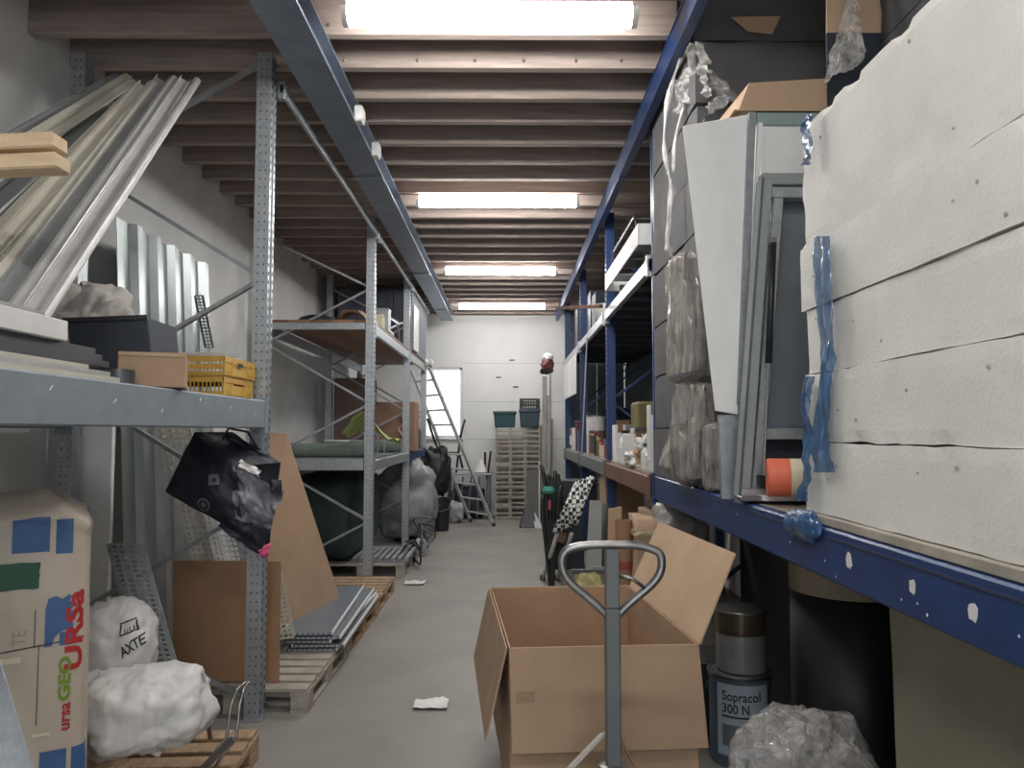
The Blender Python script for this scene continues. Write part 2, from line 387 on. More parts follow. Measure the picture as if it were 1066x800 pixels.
# fluorescent lamps across the aisle, also those behind the camera
LY = [3.88, 7.12, 10.26, 13.2, 0.5, -2.6]
LN = ['nearest long fluorescent lamp under the joists, at the top edge', 'second long fluorescent lamp along the aisle ceiling', 'third fluorescent lamp along the aisle ceiling', 'farthest fluorescent lamp near the back wall',
      'fluorescent lamp overhead above the camera', 'rearmost fluorescent lamp behind the camera']
for y, lb in zip(LY, LN):
    r = root('fluorescent_lamp', (-.09, y, ZC), lb, 'lamp', 'fluorescent lamps along the aisle')
    x0, x1 = -.09-.765, -.09+.765; zc = 3.775
    MB().box(x0+.02, x1-.02, y-.05, y+.05, zc, ZC-.001).build('housing', white, r, bevel=.008)
    pr = [(.075*math.cos(math.pi*(1-k/10)), -.07*math.sin(math.pi*k/10)) for k in range(11)]
    MB().prof(pr, (x0+.03, y, zc-.001), (x1-.03, y, zc-.001)).build('diffuser', lampm, r, smooth=False)
    for xa, xb in ((x0, x0+.03), (x1-.03, x1)):
        MB().prof([(a*1.03, b*1.03) for a, b in pr], (xa, y, zc), (xb, y, zc)).build('end_cap', whitep, r)

# ================================================================== RACKS
def upright(parent, x, y, h, m, face, wd=.085, dp=.1, holes=True, z0=0.0):
    """perforated C-post; face = +1 when its open front looks toward +X"""
    a, b = wd/2, dp/2; t = .012
    out = [(-a, -b), (a, -b), (a, -b+.03), (a-t, -b+.03), (a-t, -.018), (a-.022, -.012), (a-.022, .012), (a-t, .018), (a-t, b-.03), (a, b-.03), (a, b), (-a, b)]
    mb = MB(); n = len(out)
    pts = [(p[0]*face, p[1]) for p in out]
    mb.add([(x+p[0], y+p[1], z0) for p in pts] + [(x+p[0], y+p[1], z0+h) for p in pts], [(i, (i+1) % n, n+(i+1) % n, n+i) for i in range(n)] + [tuple(range(n, 2*n)), tuple(range(n))[::-1]])
    o = mb.build('upright', m, parent)
    if holes:
        hb = MB(); z = z0+.05
        while z < z0+h-.04:
            for dx in (-.016, .018):
                hb.box(x+dx-.0035, x+dx+.0035, y-b-.0012, y-b+.002, z-.004, z+.004)
            for dy in (-b+.015, b-.015):
                xf = x + face*a
                hb.box(min(xf-.002, xf+.0012*face), max(xf-.002, xf+.0012), y+dy-.006, y+dy+.006, z-.011+.012*(dy > 0), z+.011+.012*(dy > 0))
            z += .05
        hh = hb.build('slot_row', blackm, o); hh['kind'] = 'stuff'
    MB().box(x-a-.015, x+a+.015, y-b-.015, y+b+.015, z0, z0+.008).build('foot_plate', m, o)
    return o
def frame(parent, xf, xr, y, h, m, face, nodes, holes=True):
    upright(parent, xf, y, h, m, face, holes=holes); upright(parent, xr, y, h, m, -face, holes=holes)
    for (za, zb) in nodes:      # (height at the front post, height at the rear post)
        MB().bar((xf, y+.005, za), (xr, y+.005, zb), .022, .035, up=(0, 1, 0)).build('brace', galv2 if m is galv else m, parent)
def beam(parent, x, y0, y1, z0, z1, m, th=.05, clip=True, name='beam'):
    o = MB().box(x-th/2, x+th/2, y0, y1, z0, z1).build(name, m, parent, bevel=.006)
    if clip:
        for y in (y0, y1):
            s = 1 if y == y0 else -1
            MB().box(x-th/2-.006, x+th/2+.006, min(y, y+s*.05), max(y, y+s*.05), z0-.03, z1+.02).build('connector', m, o, bevel=.003)
    return o

# --- galvanised rack on the left
GX, GR = -1.41, -2.49
GY = [0.55, 4.4, 7.9, 10.75, 12.97]
lr = root('pallet_rack', (GX, 6, 0), 'long galvanised pallet rack with perforated posts along the white wall', 'rack')
zig = [(3.78, 3.14), (2.48, 3.14), (2.48, 1.84), (1.18, 1.84), (1.18, .54), (.1, .54)]
zig2 = [(3.08, 3.6), (3.08, 2.5), (1.88, 2.5), (1.88, 1.3), (.68, 1.3), (.68, .12)]
for k, y in enumerate(GY):
    frame(lr, GX, GR, y, 3.8 if k < 4 else 3.65, galv, 1, zig if k < 2 else zig2, holes=1 <= k <= 3)
beam(lr, GX+.035, GY[0]+.052, GY[1]-.052, 1.615, 1.77, beamgrey); beam(lr, GR, GY[0]+.052, GY[1]-.052, 1.615, 1.77, beamgrey)
dk = MB().box(GR+.03, GX, GY[0]+.06, GY[1]-.06, 1.755, 1.776).build('shelf_deck', galv2, lr)
p = .0
for k in range(7): MB().bar((GX+.0605, 1.9+k*.37, 1.66+.012*(k*5 % 7)), (GX+.0605, 1.91+k*.37+.006*(k % 3), 1.675+.012*(k*5 % 7)), .004, .003, up=(1, 0, 0)).build('paint_chip', whitep, lr)
for a, b in ((2, 3), (3, 4)):
    for z, m in ((2.71, galv), (1.30, galv if a == 2 else bluepaint)):
        beam(lr, GX+.02, GY[a]+.052, GY[b]-.052, z-.11, z, m, .045); beam(lr, GR, GY[a]+.052, GY[b]-.052, z-.11, z, m, .045)
    for k in range(5):
        w_ = (GX+.045 - GR-.03)/5; x0 = GR+.03+k*w_
        MB().box(x0, x0+w_-.006, GY[a]-.03, GY[b]-.06, 2.711, 2.745).build('shelf_board', carddark if k % 2 else brownpaint, lr, bevel=.003)
    MB().box(GR+.03, GX+.0, GY[a]+.0, GY[b]-.06, 1.301, 1.322).build('shelf_deck', galv2, lr)
MB().box(GR+.05, GX-.05, GY[2]-.05, GY[2]-.01, 1.2, 1.31).build('end_rail', galv, lr, bevel=.004)
MB().box(GR+.05, GX-.05, GY[2]-.06, GY[2]-.02, 2.64, 2.71).build('end_rail', galv, lr, bevel=.004)
for a in range(1, 4): beam(lr, GX+.07, GY[a]+.052, GY[a+1]-.052, 3.60, 3.655, galv, .03)

# --- blue rack on the right
BX, BR = 1.04, 2.1
BY = [0.9, 5.2, 7.7, 10.45, 13.2]
rr = root('pallet_rack', (BX, 6, 0), 'long dark blue pallet rack with loaded shelves opposite the galvanised rack', 'rack')
for k, y in enumerate(BY):
    frame(rr, BX, BR, y, 3.81, bluepaint, -1, [(.3, 1.1), (1.9, 1.1), (1.9, 2.7), (3.4, 2.7)], holes=k in (2, 3))
bm1 = beam(rr, BX-.045, BY[0]+.052, BY[1]-.052, 1.15, 1.305, bluepaint, .05)
MB().box(BX-.072, BX-.069, BY[0]+.06, BY[1]-.06, 1.275, 1.282).build('beam_ridge', bluedark, bm1)
for k, (y, z, s) in enumerate(((2.2, 1.235, 1), (1.86, 1.232, .8), (1.62, 1.225, .9))):   # bare chips in the blue paint
    mb = MB(); n = 9; pts = []
    for i in range(n):
        a = 2*math.pi*i/n; rr_ = .017*s*(.7+.6*random.random())
        pts.append((BX-.0702, y + rr_*1.0*math.cos(a), z + rr_*1.1*math.sin(a) - (a > math.pi)*.006))
    mb.poly(pts, (-.0012, 0, 0)); mb.build('paint_chip', whitep, bm1)
for k in range(16):
    y = random.uniform(1.4, 4.8); z = random.uniform(1.17, 1.26); MB().lathe((BX-.07, y, z), [(.003+.002*random.random(), 0), (.002, .001)], 6, axis=(-1, 0, 0)).build('paint_speck', whitep, bm1)
beam(rr, BX-.045, BY[1]+.052, BY[2]-.052, 1.15, 1.29, brownpaint, .05)
beam(rr, BX-.045, BY[2]+.052, BY[3]-.052, 1.15, 1.29, greenpaint, .05); beam(rr, BX-.045, BY[3]+.052, BY[4]-.052, 1.15, 1.29, greenpaint, .05)
for a in range(4):
    beam(rr, BR, BY[a]+.052, BY[a+1]-.052, 1.15, 1.30, bluepaint, .05)
    MB().box(BX-.02, BR-.03, BY[a]+.055, BY[a+1]-.055, 1.285, 1.306).build('shelf_deck', woodgrey, rr)
    if a:
        beam(rr, BX-.045, BY[a]+.052, BY[a+1]-.052, 2.70, 2.80, galv, .045); beam(rr, BR, BY[a]+.052, BY[a+1]-.052, 2.70, 2.80, bluedark, .045)
        MB().box(BX-.02, BR-.03, BY[a]+.055, BY[a+1]-.055, 2.785, 2.806).build('shelf_deck', slate, rr)
        for k in range(5):
            y = BY[a]+.3+k*.5; MB().box(BX-.02, BR-.03, y, y+.05, 2.735, 2.784).build('deck_support', slate, rr)

# ================================================================== PALLETS on the floor by the galvanised rack
def pallet(loc, L, W, label, m=wood, nb=7, rz=0.0):
    """boards run along X (width W), stringers along Y (length L)"""
    r = root('wooden_pallet', (0, 0, 0), label, 'pallet', 'pallets on the floor')
    for k in range(nb):
        bw = L/nb*.72; y = -L/2 + bw/2 + k*(L-bw)/(nb-1)
        MB().box(-W/2, W/2+random.uniform(-.01, .01), y-bw/2, y+bw/2, .118, .14).build('deck_board', m, r, bevel=.003)
    for x in (-W/2+.05, 0, W/2-.05):
        MB().box(x-.05, x+.05, -L/2, L/2, .096, .118).build('stringer', m, r)
        MB().box(x-.05, x+.05, -L/2, L/2, 0, .022).build('base_board', m, r)
        for y in (-L/2+.07, 0, L/2-.07): MB().box(x-.05, x+.05, y-.07, y+.07, .022, .096).build('block', m, r, bevel=.004)
    r.location = loc; r.rotation_euler.z = rz
    return r
pallet((-1.62, 3.42, 0), .86, .86, 'nearest wooden pallet, under the white sacks by the perforated post', rz=.06, nb=6)
pallet((-1.56, 5.03, 0), 1.13, .86, 'wooden pallet right behind the nearest post, brown sheet standing on it', woodgrey, nb=8)
pallet((-1.56, 6.22, 0), 1.16, .86, 'wooden pallet carrying the far end of the grey panels', wood, nb=8, rz=-.02)
pallet((-1.58, 7.33, 0), 1.0, .9, 'orange-tinted wooden pallet at the foot of the second post', wood, nb=7)
pallet((-1.6, 9.2, 0), 1.3, .95, 'pallet under the ribbed grating', woodgrey, nb=7)

# ================================================================== LEFT: things on the front shelf
SZ = 1.777
for k, (dz, x, y1, th) in enumerate(((0, -1.44, 2.86, .02), (.021, -1.455, 2.82, .018), (.04, -1.47, 2.70, .016))):
    pr = [(-.05, 0), (.05, 0), (.05, th), (.044, th), (.044, .004), (-.044, .004), (-.044, th), (-.05, th)]
    o = MB().prof(pr, (x-.05, 1.2, SZ+dz), (x-.05, y1, SZ+dz)).build('metal_strip', cream if k != 1 else alu)
    tag(o, ['lowest pale metal channel lying along the front shelf edge', 'middle pale metal channel lying along the front shelf edge', 'top pale metal channel lying along the front shelf edge'][k], 'channel', 'channels along the shelf edge')
for k in range(3):
    z = SZ+.062+k*.022; r = root('steel_tray', (-1.75, 2.2, z), ['lowest dark steel tray under the long white carton', 'middle dark steel tray under the long white carton', 'uppermost dark steel tray under the long white carton'][k], 'tray', 'stacked dark trays')
    x0, x1, y0, y1 = -2.1, -1.5-.01*k, 1.3, 2.9-.03*k
    MB().box(x0, x1, y0, y1, z, z+.005).build('tray_base', darksteel, r)
    for q in ((x1-.006, x1, y0, y1), (x0, x0+.006, y0, y1), (x0, x1, y1-.006, y1), (x0, x1, y0, y0+.006)):
        MB().box(*q, z+.005, z+.0215).build('rim', darksteel, r)
for k, x in enumerate((-1.95, -1.75, -1.56)):   # spacers that carry the trays off the channels
    tag(MB().box(x-.03, x+.03, 1.4, 1.5, SZ, SZ+.0615).build('wood_spacer', woodpale, bevel=.004), ['small wood block deep under the trays', 'small wood block under the middle of the trays', 'small wood block near the shelf edge under the trays'][k], 'wood block')
r = root('long_carton', (-1.72, 2.1, SZ+.128), 'long light grey carton lying on dark trays under the leaning profiles', 'carton')
MB().box(-1.95, -1.5, 1.4, 2.62, SZ+.128, SZ+.198).build('body', whitep, r, bevel=.004)
MB().box(-1.93, -1.52, 1.4, 2.52, SZ+.199, SZ+.215).build('lid', greyprof, r, bevel=.003)
mb = MB().lathe((-1.5, 2.98, SZ), [(.03, 0), (.052, 0), (.052, .06), (.03, .06), (.03, 0)], 30, cap=False)
tag(mb.build('tape_roll', darksteel, smooth=False), 'grey roll of tape at the shelf edge by the small carton', 'tape roll')
# small carton
c = at(148, 399, 3.1)
r = root('small_carton', (c.x, 3.2, SZ), 'small brown carton on the front shelf beside the yellow crates', 'carton')
mb = MB().box(c.x-.125, c.x+.125, 3.1, 3.32, SZ, SZ+.14); mb.rot((c.x, 3.2, SZ), 'Z', .36); mb.build('body', card, r, bevel=.004)
mb = MB().box(c.x-.126, c.x+.126, 3.19, 3.23, SZ+.139, SZ+.142); mb.rot((c.x, 3.2, SZ), 'Z', .36); mb.build('tape', tape, r)
mb = MB().box(c.x-.123, c.x+.123, 3.095, 3.1, SZ+.125, SZ+.141); mb.rot((c.x, 3.2, SZ), 'Z', .36); mb.build('flap_edge', cardpale, r)
# black box
r = root('black_box', (-1.95, 3.45, SZ), 'black plastic box with open top behind the small carton', 'box')
mb = MB(); a = at(75, 366, 3.4); b = at(150, 366, 3.4); zt = at(110, 330, 3.4).z
mb.hexa([(a.x+.02, 3.4, SZ), (b.x+.03, 3.45, SZ), (b.x+.03, 3.75, SZ), (a.x+.02, 3.7, SZ), (a.x-.02, 3.38, zt-.02), (b.x-.005, 3.43, zt+.005), (b.x-.01, 3.75, zt), (a.x-.03, 3.72, zt-.02)])
mb.build('body', navybox, r, bevel=.006)
mb = MB(); mb.bar((a.x-.03, 3.372, zt-.02), (b.x, 3.425, zt+.003), .012, .02); mb.build('rim', black, r)
sack('black_sack', 'dark crumpled sack behind the black box on the front shelf', 'sack', (-2.05, 3.25, SZ+.085), (.32, .26, .17), 4, black, amp=.08)
# yellow crates
def crate(x0, x1, y0, y1, z0, h, label):
    r = root('plastic_crate', ((x0+x1)/2, (y0+y1)/2, z0), label, 'crate', 'yellow crates on the front shelf')
    t = .008
    MB().box(x0+.01, x1-.01, y0+.01, y1-.01, z0, z0+.008).build('bottom', yellow, r)
    for zz, hh, o in ((z0+.008, .015, .003), (z0+h-.028, .028, .0)):
        mb = MB()
        mb.box(x0+o, x1-o, y0+o, y0+t, zz, zz+hh); mb.box(x0+o, x1-o, y1-t, y1-o, zz, zz+hh); mb.box(x0+o, x0+t, y0+t, y1-t, zz, zz+hh); mb.box(x1-t, x1-o, y0+t, y1-t, zz, zz+hh)
        mb.build('rim' if o == 0 else 'lower_band', yellow, r)
    n = int((x1-x0)/.02)
    for k in range(n+1):
        x = x0+.004 + k*(x1-x0-.008)/n
        wd = .012 if k in (0, n, n//2) else .005
        MB().box(x-wd/2, x+wd/2, y0+.002, y0+t, z0+.02, z0+h-.02).build('slat', yellow, r)
    MB().box(x1-t, x1-.003, y0+t, y0+.12, z0+.02, z0+h-.02).build('side_panel', yellow, r)
    MB().box(x1-t, x1-.003, y1-.12, y1-t, z0+.02, z0+h-.02).build('side_panel', yellow, r)
    MB().box(x1-t+.001, x1-.005, y0+.12, y1-.12, z0+.02, z0+h*.62).build('side_panel', yellow, r)
    MB().box(x0+.003, x0+t, y0+t, y1-t, z0+.02, z0+h-.02).build('side_panel', yellow, r)
    for y in (y0+.006, y0+.12, y1-.12, y1-.006): MB().box(x1-.004, x1+.003, y-.006, y+.006, z0+.004, z0+h-.004).build('side_rib', yellow, r)
    return r
crate(-1.82, -1.425, 3.86, 4.3, SZ, .098, 'lower yellow slatted plastic crate at the shelf end by the post')
uc = crate(-1.84, -1.415, 3.84, 4.3, SZ+.099, .1, 'upper yellow slatted plastic crate with dark marking, by the post')
MB().box(-1.4135, -1.4105, 4.03, 4.1, SZ+.16, SZ+.178).build('marking', inkdark, uc)
r = root('metal_offcut', (-1.65, 4.0, SZ+.2), 'flat grey metal offcut lying across the yellow crates', 'metal sheet')
MB().obox((-1.66, 3.98, SZ+.212), (.42, .14, .012), Matrix.Rotation(.03, 3, 'Y')).build('sheet', alu, r); MB().obox((-1.62, 4.06, SZ+.228), (.4, .03, .02), Matrix.Rotation(.02, 3, 'Y')).build('folded_edge', alu, r)
sack('plastic_wrap_ball', 'crumpled clear plastic in front of the yellow crates', 'plastic bag', (-1.62, 3.62, SZ+.045), (.2, .16, .09), 3, clear, amp=.25, freq=5)
sack('cable_heap', 'tangled dark cords on the shelf behind the small carton', 'cords', (-1.95, 3.95, SZ+.1), (.3, .2, .2), 14, rust, amp=.25, freq=6)
sack('fabric_bundle', 'crumpled pale fabric bundle behind the black box', 'fabric', (-2.12, 3.8, SZ+.27), (.5, .4, .58), 5, mat('pale_cloth', (.5, .47, .44), .9, var=.15), amp=.16, freq=4)

# leaning profiles (bundle on the shelf): pixel pairs give the two ends
def channel(p0, p1, wd, m, label, kind=0):
    a, h = wd/2, wd*.42; t = .004
    if kind == 0: pr = [(-a, 0), (a, 0), (a, h), (a-t, h), (a-t, t), (-a+t, t), (-a+t, h), (-a, h)]
    elif kind == 1: pr = [(-a, 0), (-a*.5, h*.9), (a*.5, h*.9), (a, 0), (a*.8, -t), (-a*.8, -t)]
    else: pr = [(a*math.cos(2*math.pi*k/12), a*math.sin(2*math.pi*k/12)) for k in range(12)]
    o = MB().prof(pr, p0, p1, up=(.55, -.8, .3)).build('metal_profile', m)
    return tag(o, label, 'profile', 'leaning profile bundle')
P = [  # x0,y0,Y0,  x1,y1,Y1, width, mat, kind
 (44, 332, 2.58, 205, 84, 4.0, .038, alu, 2), (28, 333, 2.56, 192, 84, 3.98, .05, alu, 0), (10, 331, 2.55, 182, 83, 3.97, .055, alu, 1),
 (-12, 330, 2.55, 168, 84, 4.0, .06, greyprof, 0), (-34, 328, 2.52, 160, 88, 3.95, .06, cream, 1), (-60, 322, 2.5, 150, 90, 3.93, .055, cream, 0), (-84, 322, 2.5, 142, 92, 3.9, .05, cream, 1),
 (-70, 305, 2.6, 118, 118, 4.05, .05, greenprof, 0), (-96, 290, 2.6, 112, 112, 4.08, .055, greyprof, 0), (-120, 290, 2.6, 104, 120, 4.02, .05, greenprof, 2),
 (-128, 262, 2.65, 140, 84, 4.2, .045, cream, 0), (-132, 242, 2.65, 132, 80, 4.2, .05, cream, 1), (-140, 228, 2.7, 124, 79, 4.2, .04, greyprof, 0), (-120, 215, 2.75, 100, 100, 4.2, .06, greyprof, 1)]
od = ['first', 'second', 'third', 'fourth', 'fifth', 'sixth', 'seventh', 'eighth', 'ninth', 'tenth', 'eleventh', 'twelfth', 'thirteenth', 'fourteenth']
mn = {id(alu): 'shiny aluminium', id(greyprof): 'grey metal', id(cream): 'cream', id(greenprof): 'grey-green metal'}
for k, (a, b, c, d, e, f, wd, m, kd) in enumerate(P):
    channel(at(a, b, c), at(d, e, f), wd, m, f'{mn[id(m)]} profile, {od[k]} from the right in the leaning bundle', kd)
p = at(105, 176, 3.1); q = at(74, 176, 3.0)
tag(MB().bar(at(79, 173, 3.33), at(109, 177, 3.38), .05, .004, up=(.3, -.9, .3)).build('tape_band', cardpale), 'strip of beige tape around the cream profiles', 'tape')
for k, (y0, y1, lb) in enumerate(((143, 160, 'upper pale timber block resting on the leaning profiles'), (163, 182, 'lower pale timber block resting on the leaning profiles'))):
    a = at(-70, (y0+y1)/2 + 4, 2.45); b = at(63 + 3*k, (y0+y1)/2 - 2, 2.45)
    mb = MB().bar(a, b, .09, .052); tag(mb.build('timber_block', woodpale, bevel=.006), lb, 'timber', 'pale timber blocks')

# corrugated sheet against the wall behind the first frame, floor to 2.9 m
def corrug(x, y0, y1, z0, z1, n, m, label, depth=.045, lean=0):
    mb = MB(); pts = []; pit = (y1-y0)/n
    for k in range(n):
        y = y0+k*pit
        pts += [(0, y), (0, y+pit*.55), (depth, y+pit*.66), (depth, y+pit*.9)]
    pts.append((0, y1))
    N_ = len(pts)
    vs = []
    for z, xs in ((z0, lean), (z1, 0)):
        vs += [(x+xs+a, y, z) for a, y in pts]
    for z, xs in ((z0, lean), (z1, 0)):
        vs += [(x+xs+a-.004, y, z) for a, y in pts]
    f = []
    for i in range(N_-1):
        f += [(i, i+1, N_+i+1, N_+i), (2*N_+i, 3*N_+i, 3*N_+i+1, 2*N_+i+1), (N_+i, N_+i+1, 3*N_+i+1, 3*N_+i), (i, 2*N_+i, 2*N_+i+1, i+1)]
    f += [(0, N_, 3*N_, 2*N_), (N_-1, 3*N_-1, 4*N_-1, 2*N_-1)]
    mb.add(vs, f)
    return tag(mb.build('corrugated_sheet', m), label, 'metal sheet')
corrug(-2.43, 4.72, 6.1, .0, 2.93, 5, corr, 'tall corrugated galvanised sheet standing against the white wall', lean=.16)
tag(MB().bar((-2.34, 6.12, .0), (-2.46, 6.18, 2.6), .11, .012, up=(1, 0, 0)).build('steel_flashing', darksteel), 'narrow dark steel flashing beside the corrugated sheet', 'metal strip')
# bent perforated strip on the shelf
def perf_sheet(p00, p10, p01, th, nx, nz, m, label, name='perforated_tray', rim=True):
    """frame with real slots: rails and cross bars"""
    p00, p10, p01 = Vector(p00), Vector(p10), Vector(p01); ex = p10-p00; ez = p01-p00; n = ex.cross(ez).normalized()
    r = root(name, p00, label, 'perforated strip', 'perforated strips')
    k_ = ex.length / nx
    for i in range(nx+1):
        a = p00 + ex*i/nx; MB().bar(a, a+ez, k_*.30 if 0 < i < nx else k_*.6, th, up=n).build('rail', m, r)
    mb = MB()
    for j in range(nz+1):
        a = p00 + ez*j/nz; mb.bar(a, a+ex, ez.length/nz*.42, th*.9, up=n)
    g = mb.build('cross_bar_row', m, r); g['kind'] = 'stuff'
    for i in (0, nx):
        a = p00+ex*i/nx - n*th; MB().bar(a, a+ez, .006, th*3, up=n).build('rim', m, r)
    return r
perf_sheet(at(214, 362, 4.6), at(222, 362, 4.6), at(203, 308, 4.6), .006, 2, 16, galv2, 'narrow bent perforated strip on the shelf before the corrugated sheet')

# ================================================================== LEFT: under the front shelf
tag(MB().box(-2.62, -2.3, 4.5, 4.54, 0, 1.9).build('white_board', white, bevel=.003), 'tall narrow white board standing behind the insulation bag', 'board')
# insulation bag: rounded upright pack, its face turned to the aisle
BC = Vector((-1.53, 2.77, 0)); BU = Vector((.875, .484, 0)); BN = Vector((.484, -.875, 0)); bz = 1.37
mb = MB()
def bagf(u, v):
    a = 2*math.pi*u; x, y = sgnpow(math.cos(a), .16), sgnpow(math.sin(a), .22)
    k = 1.0
    if v > .92: k = 1 - ((v-.92)/.08)**2*.45
    if v < .03: k = 1 - ((.03-v)/.03)**2*.1
    lx = -.262 + .32*x*k*(1-.035*v); ly = -.22 - .22*y*k
    p = BC + BU*lx + BN*ly; p.z = v*bz
    wv = .004*fbm(p, 5, 2)
    if v > .86: wv += .05*(v-.86)/.14*fbm(p, 6, 3)
    p += (BU*x - BN*y)*wv
    if v > .9: p.z += .04*fbm(p, 5, 4)
    return p
mb.grid(bagf, 128, 60, wrap=True)
mb.f.append(list(range(128))[::-1]); mb.f.append(list(range(60*128, 61*128)))
bag = tag(mb.build('insulation_pack', insul, smooth=True), 'tall cream insulation bag with red and green vertical lettering under the shelf', 'insulation')
def bp(px, py):
    d = _CR @ Vector(((px-533)/FPX, (400-py)/FPX, -1.0)); o = Vector((0, 0, EYE)); t = (BC-o).dot(BN)/d.dot(BN); return o + d*t
UP, RT = -BU, (0, 0, 1)
text_on(bag, 'URSa', .072, bp(84, 697), RT, UP, red, 'lettering', sx=1.75, bold=.0026, off=.005)
text_on(bag, 'ursa', .05, bp(72, 760), RT, UP, red, 'lettering', sx=1.12, bold=.0012, off=.005)
text_on(bag, 'GEO', .05, bp(72, 729), RT, UP, greenp, 'lettering', sx=1.5, bold=.002, off=.005)
text_on(bag, 'TE', .06, bp(27, 672), RT, UP, mat('faint_print', (.33, .29, .26), .6), 'faint_lettering', sx=.8, off=.004)
def pat(x0, y0, x1, y1, m, name='print_patch', **k):
    a = bp(x0, y1); b = bp(x1, y0); return patch_on(bag, (b-a).dot(BU), b.z-a.z, a, BU, (0, 0, 1), m, name, off=.004, **k)
pat(12, 538, 53, 577, bluep); pat(58, 540, 77, 577, bluep); pat(40, 779, 69, 812, bluep); pat(73, 775, 92, 812, bluep); pat(-20, 585, 42, 618, teal, cut=.004)
pat(33, 762, 52, 769, paleyel, 'tape_piece'); pat(0, 684, 22, 693, paleyel, 'tape_piece')
hand = [(0, 0), (.022, .0), (.03, .03), (.05, .05), (.085, .055), (.085, .075), (.06, .08), (.085, .095), (.085, .115), (.06, .118), (.085, .13), (.085, .15), (.06, .15), (.08, .165), (.07, .175), (.05, .16), (.03, .172), (.008, .165), (0, .13)]
a = bp(46, 674); mb = MB(); mb.v = [Vector((x, y, 0)) for x, y in hand] + [Vector((.03, .10, 0))]; n = len(hand); mb.f = [[i, (i+1) % n, n] for i in range(n)]
lay_on(bag, mb, a, BU, (0, 0, 1), bluep, 'hand_mark', off=.004)
mb = MB(); mb.grid(lambda u, v: Vector((.045+.038*u, .0+.045*v-.0*u, 0)), 4, 4); lay_on(bag, mb, a, BU, (0, 0, 1), bluep, 'print_patch', off=.004)
patch_on(bag, .0025, .27, bp(37, 756), BU, (0, 0, 1), inkdark, 'print_line', off=.004, nu=1, nv=16)
patch_on(bag, .0025, .13, bp(35, 675), BU, (0, 0, 1), inkdark, 'print_line', off=.004, nu=1, nv=10)
patch_on(bag, .25, .004, bp(0, 681), BU + Vector((0, 0, .09)), (0, 0, 1), inkdark, 'print_line', off=.004, nu=8, nv=1)

# white sacks on the near pallet / floor
s1 = sack('white_sack', 'white sack with black lettering propped behind the insulation bag', 'sack', tuple(at(112, 690, 3.5)), (.40, .34, .56), 21, sackw, amp=.055, tilt=.25, px=.8, pz=.8, freq=2.6, nu=80, nv=50)
p = at(120, 690, 3.3); q = at(149, 670, 3.3)
text_on(s1, 'AXTE', .062, p, (q-p), (Vector((0, 0, 1))+Vector((-.35, 0, 0))), inkdark, 'lettering', sx=.62, bold=.0015, off=.005)
p = at(116, 668, 3.3); 
for dx, w_, h_ in ((0, .06, .006), (0, .006, .045), (.055, .006, .045)):
    patch_on(s1, w_, h_, p + Vector((dx, 0, dx*.3)), (1, 0, .35), (-.3, 0, 1), inkdark, 'emblem_border', off=.004, nu=4, nv=4)
patch_on(s1, .06, .006, p + Vector((-.013, 0, .044)), (1, 0, .35), (-.3, 0, 1), inkdark, 'emblem_border', off=.004, nu=4, nv=4)
text_on(s1, 'uu', .04, p + Vector((.012, 0, .012)), (1, 0, .35), (-.3, 0, 1), inkdark, 'emblem', off=.004)
s2 = sack('white_sack', 'plump plain white sack lying on the floor before the near pallet', 'sack', tuple(at(152, 738, 3.22)), (.5, .40, .33), 31, sackw, amp=.075, px=.8, pz=.75, freq=2.6, nu=90, nv=56, tilt=-.15)
c = at(195, 722, 3.3)
mb = MB().grid(lambda u, v: at(165+52*u, 703 + 40*v*(1-.0*u) + (2 if u < .5 else -2) + 8*u*v*0, 3.28 + .05*v) + Vector((0, -.03*math.sin(u*7)-.02*fbm((u*3, v*3, 0), 1, 3), 0)), 14, 10)
mb.build('loose_corner', sackw, s2, smooth=True)
MB().bar(at(158, 782, 3.15), at(166, 786, 3.13), .02, .02).build('tied_end', sackw, s2, bevel=.004)
s3 = sack('white_sack', 'small white sack squeezed between the insulation bag and the plump sack', 'sack', tuple(at(102, 745, 3.3)), (.3, .3, .34), 41, sackw, amp=.08, px=.75)
# metal flashing, bottom left corner
a, b = at(-8, 690, 2.35), at(38, 812, 2.2)
mb = MB(); mb.poly([a, b, b + Vector((-.12, -.05, 0)), a + Vector((-.12, -.05, 0))], (-.004, .006, .0)); mb.build('x', galv2) if False else None
o = MB().prof([(-.03, 0), (.03, 0), (.03, .1), (.026, .1), (.026, .004), (-.03, .004)], at(-26, 640, 2.42), at(40, 860, 2.15), up=(0, -1, .3)).build('steel_flashing', galv)
tag(o, 'grey folded steel flashing leaning at the bottom left corner', 'metal strip')
# perforated strips
perf_sheet(at(146, 690, 3.85), at(182, 690, 3.88), at(113, 567, 3.95), .006, 4, 24, galv2, 'grey perforated steel strip leaning behind the white sacks')
perf_sheet(at(214, 640, 4.75), at(246, 640, 4.75), at(166, 446, 4.85), .006, 5, 34, cream, 'tall cream perforated strip leaning behind the hanging navy bag')
perf_sheet(at(238, 640, 4.7), at(266, 640, 4.7), at(205, 500, 4.8), .006, 5, 26, whitep, 'shorter white perforated strip leaning behind the brown sheet')
perf_sheet(at(268, 640, 4.68), at(290, 640, 4.68), at(236, 520, 4.75), .006, 3, 20, galv, 'grey perforated strip nearest the post behind the brown sheet')
perf_sheet(at(290, 666, 5.15), at(306, 663, 5.15), at(276, 600, 5.25), .006, 3, 14, cream, 'cream perforated strip end beside the leaning tan sheet')
